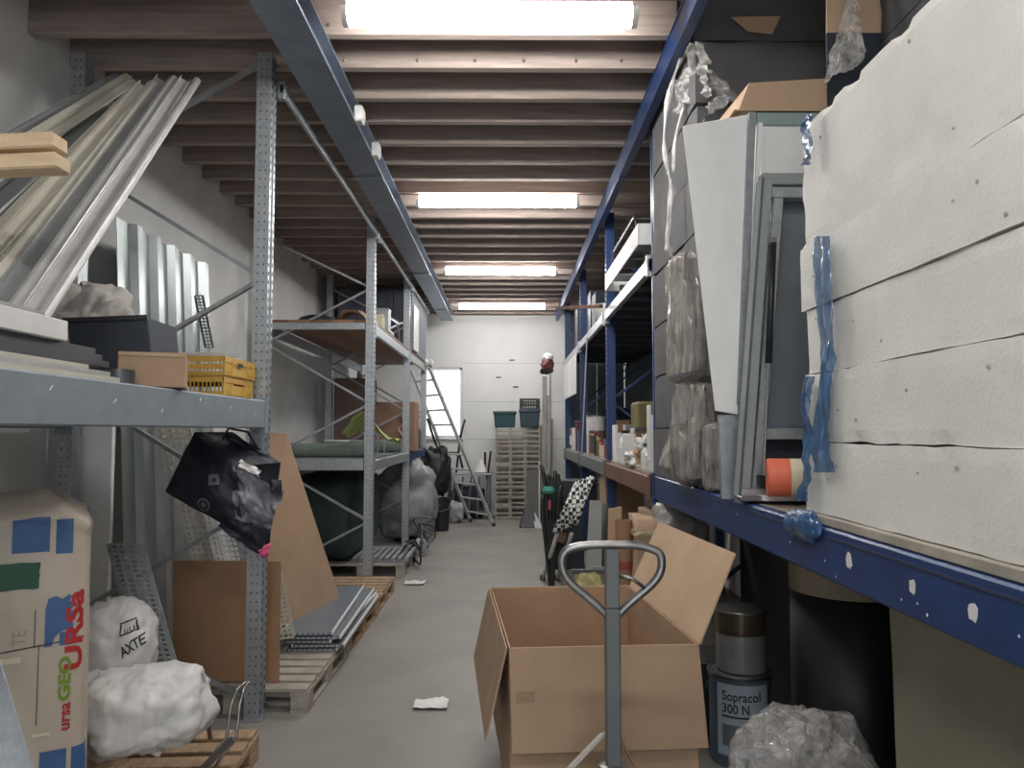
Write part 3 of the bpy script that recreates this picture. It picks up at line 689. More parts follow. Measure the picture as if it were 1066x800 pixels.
# brown card sheet behind post
a, b = at(176, 733, 4.62), at(293, 733, 4.62); zt = at(230, 585, 4.66).z
mb = MB().hexa([(a.x+.03, 4.6, .142), (b.x-.0, 4.56, .142), (b.x, 4.572, .142), (a.x+.03, 4.612, .142), (a.x-.03, 4.70, zt), (b.x-.03, 4.66, zt), (b.x-.03, 4.672, zt), (a.x-.03, 4.712, zt)])
tag(mb.build('cardboard_sheet', carddark, bevel=.002), 'upright dark brown cardboard sheet behind the nearest post', 'cardboard sheet')
# big tan sheet leaning in the empty bay
pts = [at(281, 452, 5.5), at(292, 452, 5.5), at(352, 612, 5.6), at(352, 640, 5.6), at(303, 655, 5.45), at(276, 600, 5.45)]
A = at(268, 450, 5.75); A2 = at(297, 452, 5.85); Bq = at(352, 622, 6.3); C_ = at(303, 657, 5.5); D_ = at(270, 585, 5.42)
mb = MB().poly([A, A2, Bq, C_, D_], (.012, .008, .0))
tan = tag(mb.build('cardboard_sheet', card, bevel=.002), 'big tan cardboard sheet leaning behind the nearest post above the grey panels', 'cardboard sheet')
# stacked grey panels
for k in range(5):
    z = .142 + k*.026; sh = (.0, .03, -.02, .0, -.07)[k]; rz = (.0, .02, -.03, .03, .05)[k]
    r = root('roof_panel', (-1.3+sh, 5.95, z), ['bottom grey panel of the stack on the pallets', 'second grey panel from the bottom of the stack', 'middle grey panel of the stack on the pallets', 'second grey panel from the top of the stack', 'top grey panel with white edges on the stack'][k], 'panel', 'stacked grey panels')
    x0, x1, y0, y1 = -1.3+sh-.17, -1.3+sh+.17, 5.2, 6.75
    Mz = [(x0, x1, y0, y1, z, z+.016, 'core', bluegrey), (x1-.006, x1+.004, y0, y1, z-.001+.001, z+.022, 'edge_strip', white), (x0-.004, x0+.004, y0, y1, z, z+.022, 'edge_strip', white)]
    for q in Mz: MB().box(*q[:6]).build(q[6], q[7], r)
    for i in range(9): MB().box(x0+.02+i*.034, x0+.034+i*.034, y0-.004, y0+.02, z+.001, z+.015).build('end_slot', galv, r)
    r.rotation_euler.z = rz
# bent chrome hoop rods
for k, (dx, lb) in enumerate(((0, 'left bent steel rod standing on the near pallet'), (11, 'right bent steel rod standing on the near pallet'))):
    pts = [at(205+dx, 812, 3.3), at(222+dx, 785, 3.32), at(236+dx*.9, 768, 3.35), at(238+dx*.9, 752, 3.37), at(241+dx*.8, 733, 3.4), at(247+dx*.6, 718, 3.44), at(255+dx*.3, 711, 3.5), at(262, 712, 3.56)]
    tag(MB().tube(pts, .007, 8).build('bent_rod', chrome, smooth=True), lb, 'rod', 'bent rods')
o = MB().bar(at(196, 815, 3.25), at(243, 770, 3.3), .03, .012, up=(0, -.6, .8)).build('flat_bar', chrome); tag(o, 'shiny flat steel bar lying across the near pallet', 'metal bar')
tag(MB().tube([at(219, 770, 3.5), at(217, 757, 3.5), at(221, 745, 3.5)], .01, 8).build('rusty_pin', rust), 'short rusty pin sticking up from the near pallet', 'pin')

# hanging navy bag on the post
r = root('shopping_bag', tuple(at(225, 460, 4.25)), 'navy shopping bag with grey crumpled gusset hanging on the nearest post', 'bag')
def quad_sheet(c, nu, nv, Yf, wob, seed):
    def f(u, v):
        a = Vector(c[0])*(1-u) + Vector(c[1])*u; b = Vector(c[3])*(1-u) + Vector(c[2])*u; p = a*(1-v) + b*v
        return p + Vector((0, -1, 0))*(wob*fbm((u*2, v*2, seed), 1.2, seed) + Yf*math.sin(math.pi*u)*math.sin(math.pi*v))
    return f
front = MB().grid(quad_sheet([at(203, 450, 4.14), at(245, 486, 4.0), at(254, 560, 4.05), at(172, 512, 4.12)], 1, 1, .05, .03, 3), 24, 24)
fo = front.build('front_panel', bagnavy, r, smooth=True)
side = MB().grid(quad_sheet([at(237, 481, 4.0), at(296, 512, 4.1), at(281, 555, 4.12), at(245, 540, 4.02)], 1, 1, .03, .07, 6), 30, 30)
side.build('side_gusset', baggrey, r, smooth=True)
MB().grid(quad_sheet([at(203, 450, 4.14), at(243, 450, 4.3), at(292, 482, 4.3), at(245, 486, 4.0)], 1, 1, -.05, .05, 9), 18, 18).build('top_fold', bagnavy, r, smooth=True)
MB().grid(quad_sheet([at(236, 534, 4.05), at(283, 552, 4.1), at(270, 578, 4.12), at(226, 548, 4.08)], 1, 1, .02, .04, 12), 14, 10).build('bottom_panel', bagnavy, r, smooth=True)
MB().grid(quad_sheet([at(203, 450, 4.34), at(292, 482, 4.34), at(280, 572, 4.34), at(172, 512, 4.3)], 1, 1, 0, .02, 15), 14, 14).build('back_panel', bagnavy, r, smooth=True)
MB().grid(quad_sheet([at(172, 512, 4.12), at(203, 450, 4.14), at(203, 450, 4.34), at(172, 512, 4.3)], 1, 1, 0, .01, 15), 8, 8).build('side_gusset', bagnavy, r, smooth=True)
MB().grid(quad_sheet([at(279, 499, 4.06), at(294, 500, 4.08), at(293, 517, 4.07), at(282, 513, 4.05)], 1, 1, .01, .02, 8), 6, 6).build('corner_fold', bagnavy, r, smooth=True)
MB().tube([at(232, 458, 4.2), at(238, 446, 4.22), at(258, 450, 4.26), at(272, 474, 4.28)], .008, 6).build('handle', bagnavy, r, smooth=True)
MB().grid(quad_sheet([at(250, 478, 4.05), at(272, 490, 4.06), at(268, 498, 4.04), at(250, 486, 4.02)], 1, 1, .02, .06, 4), 8, 6).build('lining', whitep, r, smooth=True)
mgrey = mat('faded_print', (.16, .16, .18), .6)
a = at(216, 506, 4.0); patch_on(fo, .058, .055, a, (1, 0, .1), (-.1, 0, 1), mgrey, 'printed_square', off=.006, nu=4, nv=4)
mb = MB(); 
for rr0, rr1 in ((.028, .036), (.0, .014)):
    mb.grid(lambda u, v: Vector(((rr0+(rr1-rr0)*v)*math.cos(2*math.pi*u), (rr0+(rr1-rr0)*v)*math.sin(2*math.pi*u), 0)), 18, 1, wrap=True)
lay_on(fo, mb, at(208, 527, 4.0), (1, 0, 0), (0, 0, 1), mgrey, 'round_emblem', off=.006)
mb = MB(); mb.grid(lambda u, v: Vector((.012+.02*u, .012+.02*v, 0)), 2, 2); lay_on(fo, mb, a + Vector((.008, 0, .005)), (1, 0, .1), (-.1, 0, 1), bagnavy, 'square_mark', off=.009)
tag(MB().grid(quad_sheet([at(269, 570, 4.12), at(281, 566, 4.14), at(279, 582, 4.14), at(272, 580, 4.12)], 1, 1, .02, .05, 3), 6, 8).build('pink_ribbon', pink, smooth=True), 'pink ribbon end under the navy bag on the post', 'ribbon')

# ================================================================== LEFT: middle and far bays
Z2, Z1 = 2.746, 1.323
sack('dark_bag', 'dark oval padded bag on the upper shelf by the wall', 'bag', (at(331, 321, 8.7).x, 8.7, Z2+.085), (.42, .4, .17), 51, navybox, amp=.04, px=.9, pz=.8)
p = at(368, 320, 8.3)
mb = MB().grid(lambda u, v: Vector((p.x-.22+.42*u, 8.1+.5*v, Z2+.02+.13*(1-abs(2*u-1)**1.5)+.05*fbm((u*3, v*3, 1), 1, 4)+.04*v)), 14, 12)
tag(mb.build('cardboard_piece', cardpale, smooth=False), 'crumpled piece of pale cardboard on the upper shelf', 'cardboard sheet')
for k, (px, py0, py1, Y, wd, m, lb) in enumerate(((393, 318, 334, 8.6, .13, paleyel, 'small cream box at the upper shelf edge by the second post'), (397, 306, 318, 8.8, .18, galv2, 'small grey box behind the cream box on the upper shelf'))):
    a = at(px, py1, Y); h = .16 + .1*k
    r = root('small_box', (a.x, Y, Z2), lb, 'box'); MB().box(a.x-wd/2, a.x+wd/2, Y-.06, Y+.14, Z2, Z2+h-.02).build('body', m, r, bevel=.004); MB().box(a.x-wd/2-.004, a.x+wd/2+.004, Y-.064, Y+.144, Z2+h-.02, Z2+h).build('lid', m, r, bevel=.003)
r = root('tube_frame', (-1.5, 9.6, Z2), 'bent grey tube frame on the upper shelf between the posts', 'frame')
MB().tube([(-1.75, 9.4, Z2+.02), (-1.7, 9.45, Z2+.42), (-1.4, 9.75, Z2+.22), (-1.4, 9.9, Z2+.03)], .014, 8).build('tube', galv, r)
MB().tube([(-1.6, 9.2, Z2+.015), (-1.52, 9.5, Z2+.1), (-1.4, 10.2, Z2+.3)], .014, 8).build('tube', galv, r)
MB().tube([(-1.45, 9.3, Z2+.05), (-1.45, 9.55, Z2+.05)], .04, 10).build('clamp', galv2, r)
# large dark crate
r = root('dark_crate', (-1.9, 11.9, Z2), 'big dark panelled crate filling the far upper shelf up to the joists', 'crate')
cx0, cx1, cy0, cy1, cz1 = -2.42, -1.36, 10.88, 12.85, 3.62
MB().box(cx0+.02, cx1-.02, cy0+.02, cy1-.02, Z2, cz1).build('body', mat('slate_shaded', (.075, .085, .11), .7, var=.15), r)  # shade on the near end is put into this darker slate
sl = MATS['slate_shaded']
for k in range(4):
    w_ = (cx1-cx0)/4; MB().box(cx0+k*w_+.004, cx0+(k+1)*w_-.004, cy0, cy0+.02, Z2, cz1).build('end_board', sl, r, bevel=.003)
for k in range(5):
    w_ = (cy1-cy0)/5; MB().box(cx1-.02, cx1, cy0+k*w_+.004, cy0+(k+1)*w_-.004, Z2, cz1).build('side_board', mat('slate_lit', (.17, .185, .21), .7, var=.15), r, bevel=.003)  # aisle side gets a paler slate, its light put into the colour
a = at(432, 325, 11.2); b = at(438, 370, 11.7)
tag(MB().box(-1.35, -1.335, 11.0, 11.55, Z2+.02, 3.42).build('white_board', whitep, bevel=.003), 'narrow white board leaning on the big dark crate', 'board')
sack('white_bag', 'small white bag hanging over the shelf end by the window', 'bag', (-1.33, 12.86, 2.74), (.16, .26, .12), 55, whitep, amp=.2, px=.9)
# cartons on the lower deck
def carton(name, x0, x1, y0, y1, z0, z1, m, label, tp=True, rz=0, group=None, flaps=False):
    c = Vector(((x0+x1)/2, (y0+y1)/2, z0)); r = root(name, (0, 0, 0), label, 'carton', group); a, b, h = (x1-x0)/2, (y1-y0)/2, z1-z0
    MB().box(-a, a, -b, b, 0, h).build('body', m, r, bevel=.005)
    MB().box(-a+.002, a-.002, -b+.002, -.002, h, h+.004).build('top_flap', m, r); MB().box(-a+.002, a-.002, .002, b-.002, h, h+.004).build('top_flap', m, r)
    if tp:
        MB().box(-.025, .025, -b-.0015, b+.0015, h+.004, h+.0055).build('tape', tape, r)
        MB().box(-.025, .025, -b-.0015, -b, h-.07, h+.0055).build('tape', tape, r)
    r.location = c; r.rotation_euler.z = rz
    return r
a, b = at(347, 465, 10.95), at(387, 394, 10.95)
carton('carton', a.x, b.x-.02, 10.95, 11.5, Z1, b.z, mat('dull_card', (.20, .135, .12), .85), 'tall dull brown carton at the wall end of the lower shelf')
a, b = at(390, 465, 10.95), at(432, 419, 10.95)
cb = carton('carton', a.x, b.x, 10.95, 11.45, Z1, b.z, mat('red_card', (.30, .175, .125), .85), 'wide reddish brown carton behind the third post')
mb = MB().tube([(.08, -.256, .08), (.12, -.256, .2), (.05, -.256, .3), (.13, -.256, .4), (.1, -.256, .5)], .018, 6); mb.v = [v + cb.location for v in mb.v]; mb.build('pale_scrawl', mat('pale_pink_mark', (.55, .38, .30), .8), cb)
for q in range(3):
    p = at(435+q*2.0, 468, 11.6+.25*q); hh = (.42, .34, .28)[q]
    r = root('storage_tin', (p.x-.08, 11.6+.25*q, Z1), ['nearest grey tin at the lower shelf end', 'middle dark tin at the lower shelf end', 'farthest small tin at the lower shelf end'][q], 'tin')
    MB().lathe((p.x-.08, 11.6+.25*q, Z1), [(.08, 0), (.08, hh-.04), (.075, hh-.03)], 16).build('body', (galv, navybox, galv2)[q], r, smooth=False); MB().lathe((p.x-.08, 11.6+.25*q, Z1+hh-.03), [(.083, 0), (.083, .03), (.07, .032)], 16).build('lid', galv, r)
# hi-vis cloth
p = at(372, 462, 8.9)
mb = MB().grid(lambda u, v: Vector((p.x-.12+.62*u, 8.6+.4*v+.1*u, Z1+.16+.34*math.exp(-((u-.35)/.3)**2)*(1-.6*v)+.05*fbm((u*4, v*4, 0), 1.5, 6))), 22, 12)
tag(mb.build('safety_vest', hivis, smooth=True), 'yellow-green safety cloth heaped on the lower shelf behind the second post', 'cloth')
tag(MB().lathe((-2.38, 8.1, Z1+.075), [(.02, 0), (.072, 0), (.075, .02), (.073, .45), (.075, .9), (.072, .92), (.02, .92)], 20, axis=(1, .02, 0)).build('carpet_roll', carpet, smooth=False), 'grey-green rolled carpet across the near end of the lower shelf', 'carpet roll')
tag(MB().lathe((-2.0, 9.75, Z1+.085), [(.02, 0), (.08, 0), (.082, .02), (.08, .66), (.02, .66)], 20, axis=(1, .02, 0)).build('carpet_roll', carpet), 'shorter grey-green roll behind the second post on the lower shelf', 'carpet roll')
r = root('metal_bracket_row', (-1.55, 9.3, Z1), 'row of pale metal hooks standing on the lower shelf', 'hooks')
for k in range(4): MB().tube([(-1.72+.08*k, 9.3, Z1), (-1.72+.08*k, 9.3, Z1+.22), (-1.74+.08*k, 9.28, Z1+.26), (-1.77+.08*k, 9.28, Z1+.22)], .012, 6).build('hook', galv, r)
tag(MB().lathe(at(365, 470, 8.35), [(.02, 0), (.035, .002), (.035, .2), (.028, .21), (.028, .25), (.01, .25)], 14, axis=(.7, .2, -.25)).build('white_bottle', whitep), 'white plastic bottle lying on the rolled carpet', 'bottle')
r = root('blue_tray', (at(352, 462, 8.5).x, 8.5, Z1+.15), 'pale blue plastic tray on the lower shelf near the wall', 'tray')
p = r.location; MB().box(p.x-.12, p.x+.12, 8.4, 8.6, Z1, Z1+.16).build('body', mat('pale_blue', (.4, .46, .52), .5), r, bevel=.01); MB().box(p.x-.13, p.x+.13, 8.39, 8.61, Z1+.16, Z1+.18).build('rim', whitep, r, bevel=.004)
# below the lower deck
sack('tarpaulin_bundle', 'dark green tarpaulin bundle filling the space below the lower shelf', 'tarpaulin', (-2.05, 9.4, .635), (.78, 1.9, .985), 61, tarp, amp=.04, px=.35, pz=.4)
sack('clear_sack', 'big translucent sack behind the third post below the shelf', 'sack', (-1.5, 11.5, .6), (.92, 1.15, 1.1), 63, mat('milky_plastic', (.27, .28, .29), .4, var=.25, scale=5), amp=.10, px=.7, freq=4)
sack('clear_sack', 'smaller pale sack behind the big translucent one', 'sack', (-1.5, 12.45, .36), (.6, .6, .72), 66, mat('milky_plastic2', (.36, .37, .37), .4, var=.25, scale=5), amp=.1, px=.7, freq=4)
tag(MB().tube([at(436, 492, 11.2), at(440, 487, 11.25), at(446, 496, 11.3)], .04, 8).build('rolled_bag', whitep, smooth=True), 'small rolled white bag on top of the translucent sack', 'bag')
r = root('floor_grating', (-1.4, 8.9, .14), 'ribbed grey floor grating lying on the pallet by the third post', 'grating')
for k in range(9):
    x = -1.72 + k*.072; MB().box(x, x+.045, 8.62, 9.5, .16, .2).build('rib', galv2, r, bevel=.004)
for y in (8.64, 9.04, 9.44): MB().box(-1.72, -1.1, y, y+.04, .1405, .16).build('cross_bar', galv2, r)
def wire_tangle(c, n, rad, seed):
    rnd = random.Random(seed); pts = []
    for k in range(n): pts.append(Vector(c) + Vector((rnd.uniform(-1, 1)*rad[0], rnd.uniform(-1, 1)*rad[1], rnd.uniform(-1, 1)*rad[2])))
    out = []
    for i in range(n-1):
        for t in range(6):
            a, b, c_, d = pts[max(0, i-1)], pts[i], pts[i+1], pts[min(n-1, i+2)]; t_ = t/6
            out.append(.5*((2*b) + (c_-a)*t_ + (2*a-5*b+4*c_-d)*t_*t_ + (-a+3*b-3*c_+d)*t_**3))
    return out
tag(MB().tube(wire_tangle((-1.12, 9.3, .16), 16, (.14, .3, .15), 3), .011, 5).build('black_cable', black, smooth=True), 'tangled black cable hooks at the grating edge', 'cable')
tag(MB().tube(wire_tangle((-1.1, 10.2, .27), 14, (.14, .25, .2), 5), .012, 5).build('bent_wire_bundle', darksteel, smooth=True), 'bundle of bent dark wires before the translucent sack', 'wire')
tag(MB().lathe((-1.12, 10.0, .12), [(.01, .0), (.1, .01), (.1, .05), (.03, .06)], 18, axis=(.6, -.6, .5)).build('wire_reel', galv), 'small steel reel among the bent wires', 'reel')
# black sacks and bucket near ladder
sack('black_bin_bag', 'tall black bin bag at the end of the galvanised rack', 'bag', (at(455, 505, 12.6).x, 12.6, .95), (.42, .5, .8), 71, black, amp=.12, freq=4)
p = at(456, 545, 12.3); r = root('black_bucket', (p.x+.02, 12.4, 0), 'black bucket standing under the black bin bag', 'bucket')
MB().lathe((p.x+.02, 12.5, 0), [(.13, 0), (.17, .48), (.18, .48), (.18, .52), (.165, .52), (.15, .45)], 20).build('body', black, r); MB().tube([(p.x-.16, 12.5, .49), (p.x-.12, 12.36, .36), (p.x+.02, 12.31, .32), (p.x+.16, 12.36, .36), (p.x+.2, 12.5, .49)], .006, 6).build('handle', chrome, r)
sack('light_bag', 'pale grey bag on the floor behind the ladder foot', 'bag', (at(474, 525, 13.4).x, 13.6, .18), (.3, .3, .36), 73, mat('pale_bag', (.35, .36, .38), .6), amp=.1)

# ladder leaning left
r = root('aluminium_ladder', tuple(at(500, 545, 13.0)), 'aluminium ladder leaning to the left before the bright window', 'ladder')
a0, a1 = at(514, 546, 13.05), at(447, 383, 12.9); a0.z = .0
b0, b1 = at(490, 540, 13.7), at(433, 400, 13.55); b0.z = .0
d = b0 - a0; b1 = a1 + d*.9
MB().bar(a0, a1, .03, .075, up=d).build('rail', alu, r); MB().bar(b0, b1, .03, .075, up=d).build('rail', alu, r)
for k in range(10):
    t = .07 + k*.095; MB().tube([a0.lerp(a1, t), b0.lerp(b1, t)], .016, 8).build('rung', alu, r)
for q in (a0, b0): MB().box(q.x-.03, q.x+.03, q.y-.045, q.y+.045, 0, .06).build('rubber_foot', black, r)

# trestle table at back
r = root('trestle_table', (-.7, 14.2, 0), 'grey trestle table with mesh sides behind the ladder', 'table')
MB().box(-1.1, -.28, 13.95, 14.5, .80, .83).build('table_top', galv2, r, bevel=.004)
for x in (-1.06, -.32):
    for y in (14.0, 14.45): MB().bar((x, y, 0), (x, y, .8), .035, .035, up=(0, 1, 0)).build('leg', darksteel, r)
for k in range(5): MB().bar((-1.0+.15*k, 13.99, .05), (-.95+.15*k, 13.99, .78), .03, .01, up=(0, 1, 0)).build('side_bar', darksteel, r)
MB().box(-1.06, -.32, 14.0, 14.02, .12, .16).build('stretcher', darksteel, r)
tag(MB().tube([at(445, 436, 13.6), at(452, 458, 13.6), at(457, 471, 13.6), at(478, 472, 13.6), at(482, 490, 13.6)], .022, 8).build('black_pipe', black, smooth=True), 'long bent black pipe in front of the window sill', 'pipe')
tag(MB().tube([at(484, 437, 14.3), at(479, 455, 14.3), Vector((at(475, 488, 14.3).x, 14.3, .832))], .02, 8).build('black_pipe', black), 'short straight black pipe standing by the ladder rail', 'pipe')
tag(MB().tube([at(505, 471, 14.3), at(505, 490, 14.3), at(507, 500, 14.25), at(511, 470, 14.3)], .02, 8).build('v_bracket', black), 'black v shaped bracket standing on the trestle table', 'bracket')
tag(MB().lathe((at(501, 480, 14.2).x, 14.2, .831), [(.1, 0), (.12, .02), (.05, .18), (.03, .24)], 16).build('grey_funnel', whitep), 'pale funnel on the trestle table beside the bracket', 'funnel')
sack('dark_bundle', 'dark bundle under the trestle table', 'bundle', (-.72, 14.25, .3), (.6, .4, .6), 75, navybox, amp=.15, freq=4)

# ================================================================== BACK WALL: slatted crates
CW, CH = .272, .185
cols = [515.5, 531.5, 547.5]
x0 = at(515.5, 500, 14.0).x
def slat_crate(seed):
    rnd = random.Random(seed)
    r = root('slatted_crate', (0, 0, 0), 'x', 'crate', 'slatted crates by the back wall')
    hw = CW/2 - .003
    for x in (-hw+.012, hw-.012):
        for y in (-.15, .15): MB().box(x-.012, x+.012, y-.012, y+.012, 0, CH-.002).build('corner_post', woodgrey, r)
    zs = [(.02, .035), (.1, .03)] if seed % 3 else [(.03, .075)]
    for z, h in zs:
        for y in (-.165, .163): MB().box(-hw, hw, y, y+.008, z, z+h).build('slat', woodgrey, r)
        for x in (-hw, hw-.006): MB().box(x, x+.006, -.15, .15, z, z+h).build('side_slat', woodgrey, r)
    MB().box(-hw+.006, hw-.006, -.155, .155, .004, .012).build('bottom', woodgrey, r)
    return r
protos = [slat_crate(1), slat_crate(3)]
used = [False, False]
on = ['bottom', 'second lowest', 'third lowest', 'fourth lowest', 'fifth lowest', 'sixth lowest', 'seventh lowest', 'eighth lowest', 'top']
ncol = [9, 9, 9]
for c in range(3):
    for k in range(ncol[c]):
        i = (c*2 + k*3 + (k*k) % 2) % 2
        if c == 0 and k % 4 == 1: i = 1
        o = protos[i] if not used[i] else copy_tree(protos[i])
        used[i] = True
        o.location = (x0 + CW/2 + c*CW, 14.2 + .01*((k*7+c) % 3), k*CH); o.rotation_euler.z = .01*((k*5+c*3) % 5 - 2)*.4
        o['label'] = f'{on[k]} slatted wooden crate in the {["left", "middle", "right"][c]} column by the back wall'
zt = 9*CH
def bin_box(name, x0_, x1_, y0, y1, z0, z1, m, label):
    r = root(name, ((x0_+x1_)/2, (y0+y1)/2, z0), label, 'crate')
    e = .02
    MB().hexa([(x0_+e, y0+e, z0), (x1_-e, y0+e, z0), (x1_-e, y1-e, z0), (x0_+e, y1-e, z0), (x0_, y0, z1-.05), (x1_, y0, z1-.05), (x1_, y1, z1-.05), (x0_, y1, z1-.05)]).build('body', m, r, bevel=.01)
    MB().box(x0_-.015, x1_+.015, y0-.015, y1+.015, z1-.05, z1).build('rim', m, r, bevel=.008)
    for k in range(3):
        x = x0_+.07+k*(x1_-x0_-.14)/2; MB().box(x-.012, x+.012, y0-.006, y0+.015, z0+.02, z1-.05).build('rib', m, r)
    return r
a, b = at(514, 437, 14.05), at(537, 419, 14.05)
bin_box('plastic_bin', a.x, b.x, 14.05, 14.4, zt, zt+.3, crategreen, 'teal green plastic bin on top of the left crate columns')
a, b = at(541, 437, 14.05), at(562, 416, 14.05)
bin_box('plastic_bin', a.x, b.x, 14.05, 14.4, zt, zt+.33, navy, 'dark blue-green plastic bin on top of the right crate columns')
r = root('wire_basket', ((a.x+b.x)/2, 14.2, zt+.33), 'dark lattice basket with pale contents on the blue-green bin', 'basket')
for k in range(8): x = a.x+.02+k*(b.x-a.x-.04)/7; MB().box(x-.008, x+.008, 14.06, 14.075, zt+.33, zt+.53).build('upright_bar', black, r)
for z in (.33, .4, .46, .51): MB().box(a.x, b.x, 14.055, 14.075, zt+z, zt+z+.02).build('cross_bar', black, r)
for x in (a.x, b.x-.012): MB().box(x, x+.012, 14.06, 14.38, zt+.33, zt+.53).build('side', black, r)
MB().box(a.x, b.x, 14.37, 14.385, zt+.33, zt+.53).build('rear_wall', black, r)
MB().box(a.x+.04, b.x-.05, 14.1, 14.34, zt+.331, zt+.49).build('contents', whitep, r, bevel=.02)
tag(MB().box(at(549, 500, 13.9).x, at(562.5, 500, 13.9).x, 13.94, 13.96, 0, .9).build('grey_board', mat('dusty_board', (.17, .165, .15), .8)), 'dark dusty board leaning on the right crate column', 'board')
tag(MB().tube([Vector((at(561.5, 535, 13.7).x, 13.7, 0)), at(561.5, 481, 13.75)], .012, 8).build('white_pole', white), 'thin white pole leaning in front of the crates', 'pole')
# dustpan-like black scoop
p = at(551, 548, 12.9); p.z = 0
r = root('dust_pan', tuple(p), 'black long-handled scoop on the floor before the crates', 'dustpan')
MB().hexa([p+Vector((-.17, -.1, 0)), p+Vector((.14, -.1, 0)), p+Vector((.14, .2, 0)), p+Vector((-.17, .2, 0)), p+Vector((-.06, .1, .34)), p+Vector((.06, .1, .34)), p+Vector((.06, .2, .34)), p+Vector((-.06, .2, .34))]).build('pan', black, r, bevel=.01)
MB().hexa([p+Vector((.09, -.11, .0)), p+Vector((.22, -.11, 0)), p+Vector((.22, .1, 0)), p+Vector((.1, .1, 0)), p+Vector((.05, .06, .25)), p+Vector((.09, .06, .25)), p+Vector((.09, .1, .25)), p+Vector((.05, .1, .25))]).build('brush', galv2, r)
# planks standing at the right of the crates
for k, (px, yt, m, lb) in enumerate(((566, 392, woodgrey, 'tall grey plank standing between the crates and the blue rack'), (570, 412, galv2, 'grey metal strip standing beside the tall plank'), (573, 436, woodgrey, 'shortest plank standing against the far blue post'))):
    a = at(px, 520, 13.3 + .15*k); b = at(px+1, yt, 13.4+.15*k)
    tag(MB().bar((a.x, a.y, 0), b, .075, .025, up=(0, 1, 0)).build('plank', m, bevel=.003), lb, 'plank', 'planks by the crates')

# ================================================================== RIGHT: under the shelf, near
# big board stack under the beam, wrapped in dusty sheet
mb = MB()
def shf(u, v):
    y = 2.3 - u*1.6; z = 1.1 - v*1.1
    x = 1.14 + .02*fbm((y*2, z*.6, 0), 1.5, 3) + .015*math.sin(y*9 + z*1.2) * (.3+v)
    return Vector((x, y, z))
mb.grid(shf, 40, 16)
r = root('covered_stack', (1.5, 1.5, 0), 'stack under the shelf end hidden by a dusty beige sheet', 'covered stack')
MB().box(1.2, 1.95, .72, 2.26, 0, 1.08).build('stack_body', foamgrey, r)
so = mb.build('dust_sheet', sheetbeige, r, smooth=True)
MB().grid(lambda u, v: Vector((1.14 + .02*fbm((2.3*2, (1.1-v*1.1)*.6, 0), 1.5, 3) + .015*math.sin(2.3*9 + (1.1-v*1.1)*1.2)*(.3+v) + u*.7, 2.3 + .02*math.sin(u*6), 1.1 - v*1.1)), 14, 16).build('sheet_end', sheetbeige, r, smooth=True)
# bitumen roll
cx, cy, rad = 1.335, 3.02, .225
r = root('membrane_roll', (cx, cy, 0), 'thick upright black roll with beige top band under the blue beam', 'roll')
MB().lathe((cx, cy, 0), [(rad-.01, 0), (rad, .01), (rad+.002, .5), (rad, .985)], 44).build('roll_body', oilblack, r, smooth=True)
MB().lathe((cx, cy, .985), [(rad+.003, 0), (rad+.003, .1), (rad-.01, .108), (.08, .108)], 44).build('top_band', mat('kraft_band', (.22, .18, .125), .7), r)
MB().lathe((cx, cy, 1.0935), [(.08, 0), (.08, .01), (.06, .01)], 20).build('core', carddark, r)
# bucket with label and can
p = at(768, 790, 3.86); bxx = p.x+.015; byy = 3.86; br = .148
r = root('adhesive_bucket', (bxx, byy, 0), 'grey-blue metal bucket with white lettered label beside the big carton', 'bucket')
bb = MB().lathe((bxx, byy, 0), [(br-.005, 0), (br, .01), (br, .39), (br+.004, .395), (br+.004, .41), (br, .415), (br, .43), (.02, .425)], 40).build('body', mat('bucket_blue', (.10, .14, .19), .4, .1), r, smooth=False)
MB().lathe((bxx, byy, .415), [(br+.007, 0), (br+.009, .012), (br+.004, .018), (br-.012, .018), (br-.014, .012)], 40).build('lid_ring', chrome, r)
lab = MB().grid(lambda u, v: Vector((bxx + (br+.0025)*math.sin(-1.05+1.75*u), byy - (br+.0025)*math.cos(-1.05+1.75*u), .06+.335*v)), 26, 4).build('label_paper', mat('bluish_label', (.42, .50, .58), .5), r)
Mn = Vector((-.30, -.95, 0)); Rt = Vector((.95, -.30, 0))
c0 = at(751, 731, 3.72)
text_on(lab, 'Sopracol', .062, c0, Rt, (0, 0, 1), inkdark, 'lettering', sx=.82, bold=.001, off=.003)
text_on(lab, '300 N', .06, at(751, 744, 3.72), Rt, (0, 0, 1), inkdark, 'lettering', sx=.85, bold=.001, off=.003)
patch_on(lab, .22, .009, at(751, 749, 3.72), Rt, (0, 0, 1), inkdark, 'label_rule', off=.003, nu=10, nv=1)
patch_on(lab, .2, .10, at(752, 779, 3.72), Rt, (0, 0, 1), bluegrey, 'label_picture', off=.003, nu=10, nv=2)
MB().tube([(bxx-br-.003, byy, .38)] + [(bxx - (br+.01)*math.cos(a_), byy + (br+.02)*math.sin(a_), .38 - .14*math.sin(a_)) for a_ in [math.pi*k/10 for k in range(1, 10)]] + [(bxx+br+.003, byy, .38)], .004, 6).build('handle', chrome, r)
r = root('paint_can', (bxx+.01, byy, .434), 'dented metal can with brown rim standing on the lettered bucket', 'can')
MB().lathe((bxx+.01, byy, .434), [(.118, 0), (.12, .005), (.12, .175), (.122, .18)], 36).build('body', mat('can_grey', (.32, .32, .31), .4, .3, var=.3), r)
MB().lathe((bxx+.01, byy, .614), [(.122, 0), (.124, .02), (.124, .1), (.118, .108), (.118, .085), (.02, .08)], 36).build('top_band', mat('brown_tin', (.17, .125, .09), .3, .6, var=.3), r)
MB().lathe((bxx+.01, byy, .715), [(.125, 0), (.129, .005), (.125, .012), (.117, .012)], 36).build('rim', chrome, r)
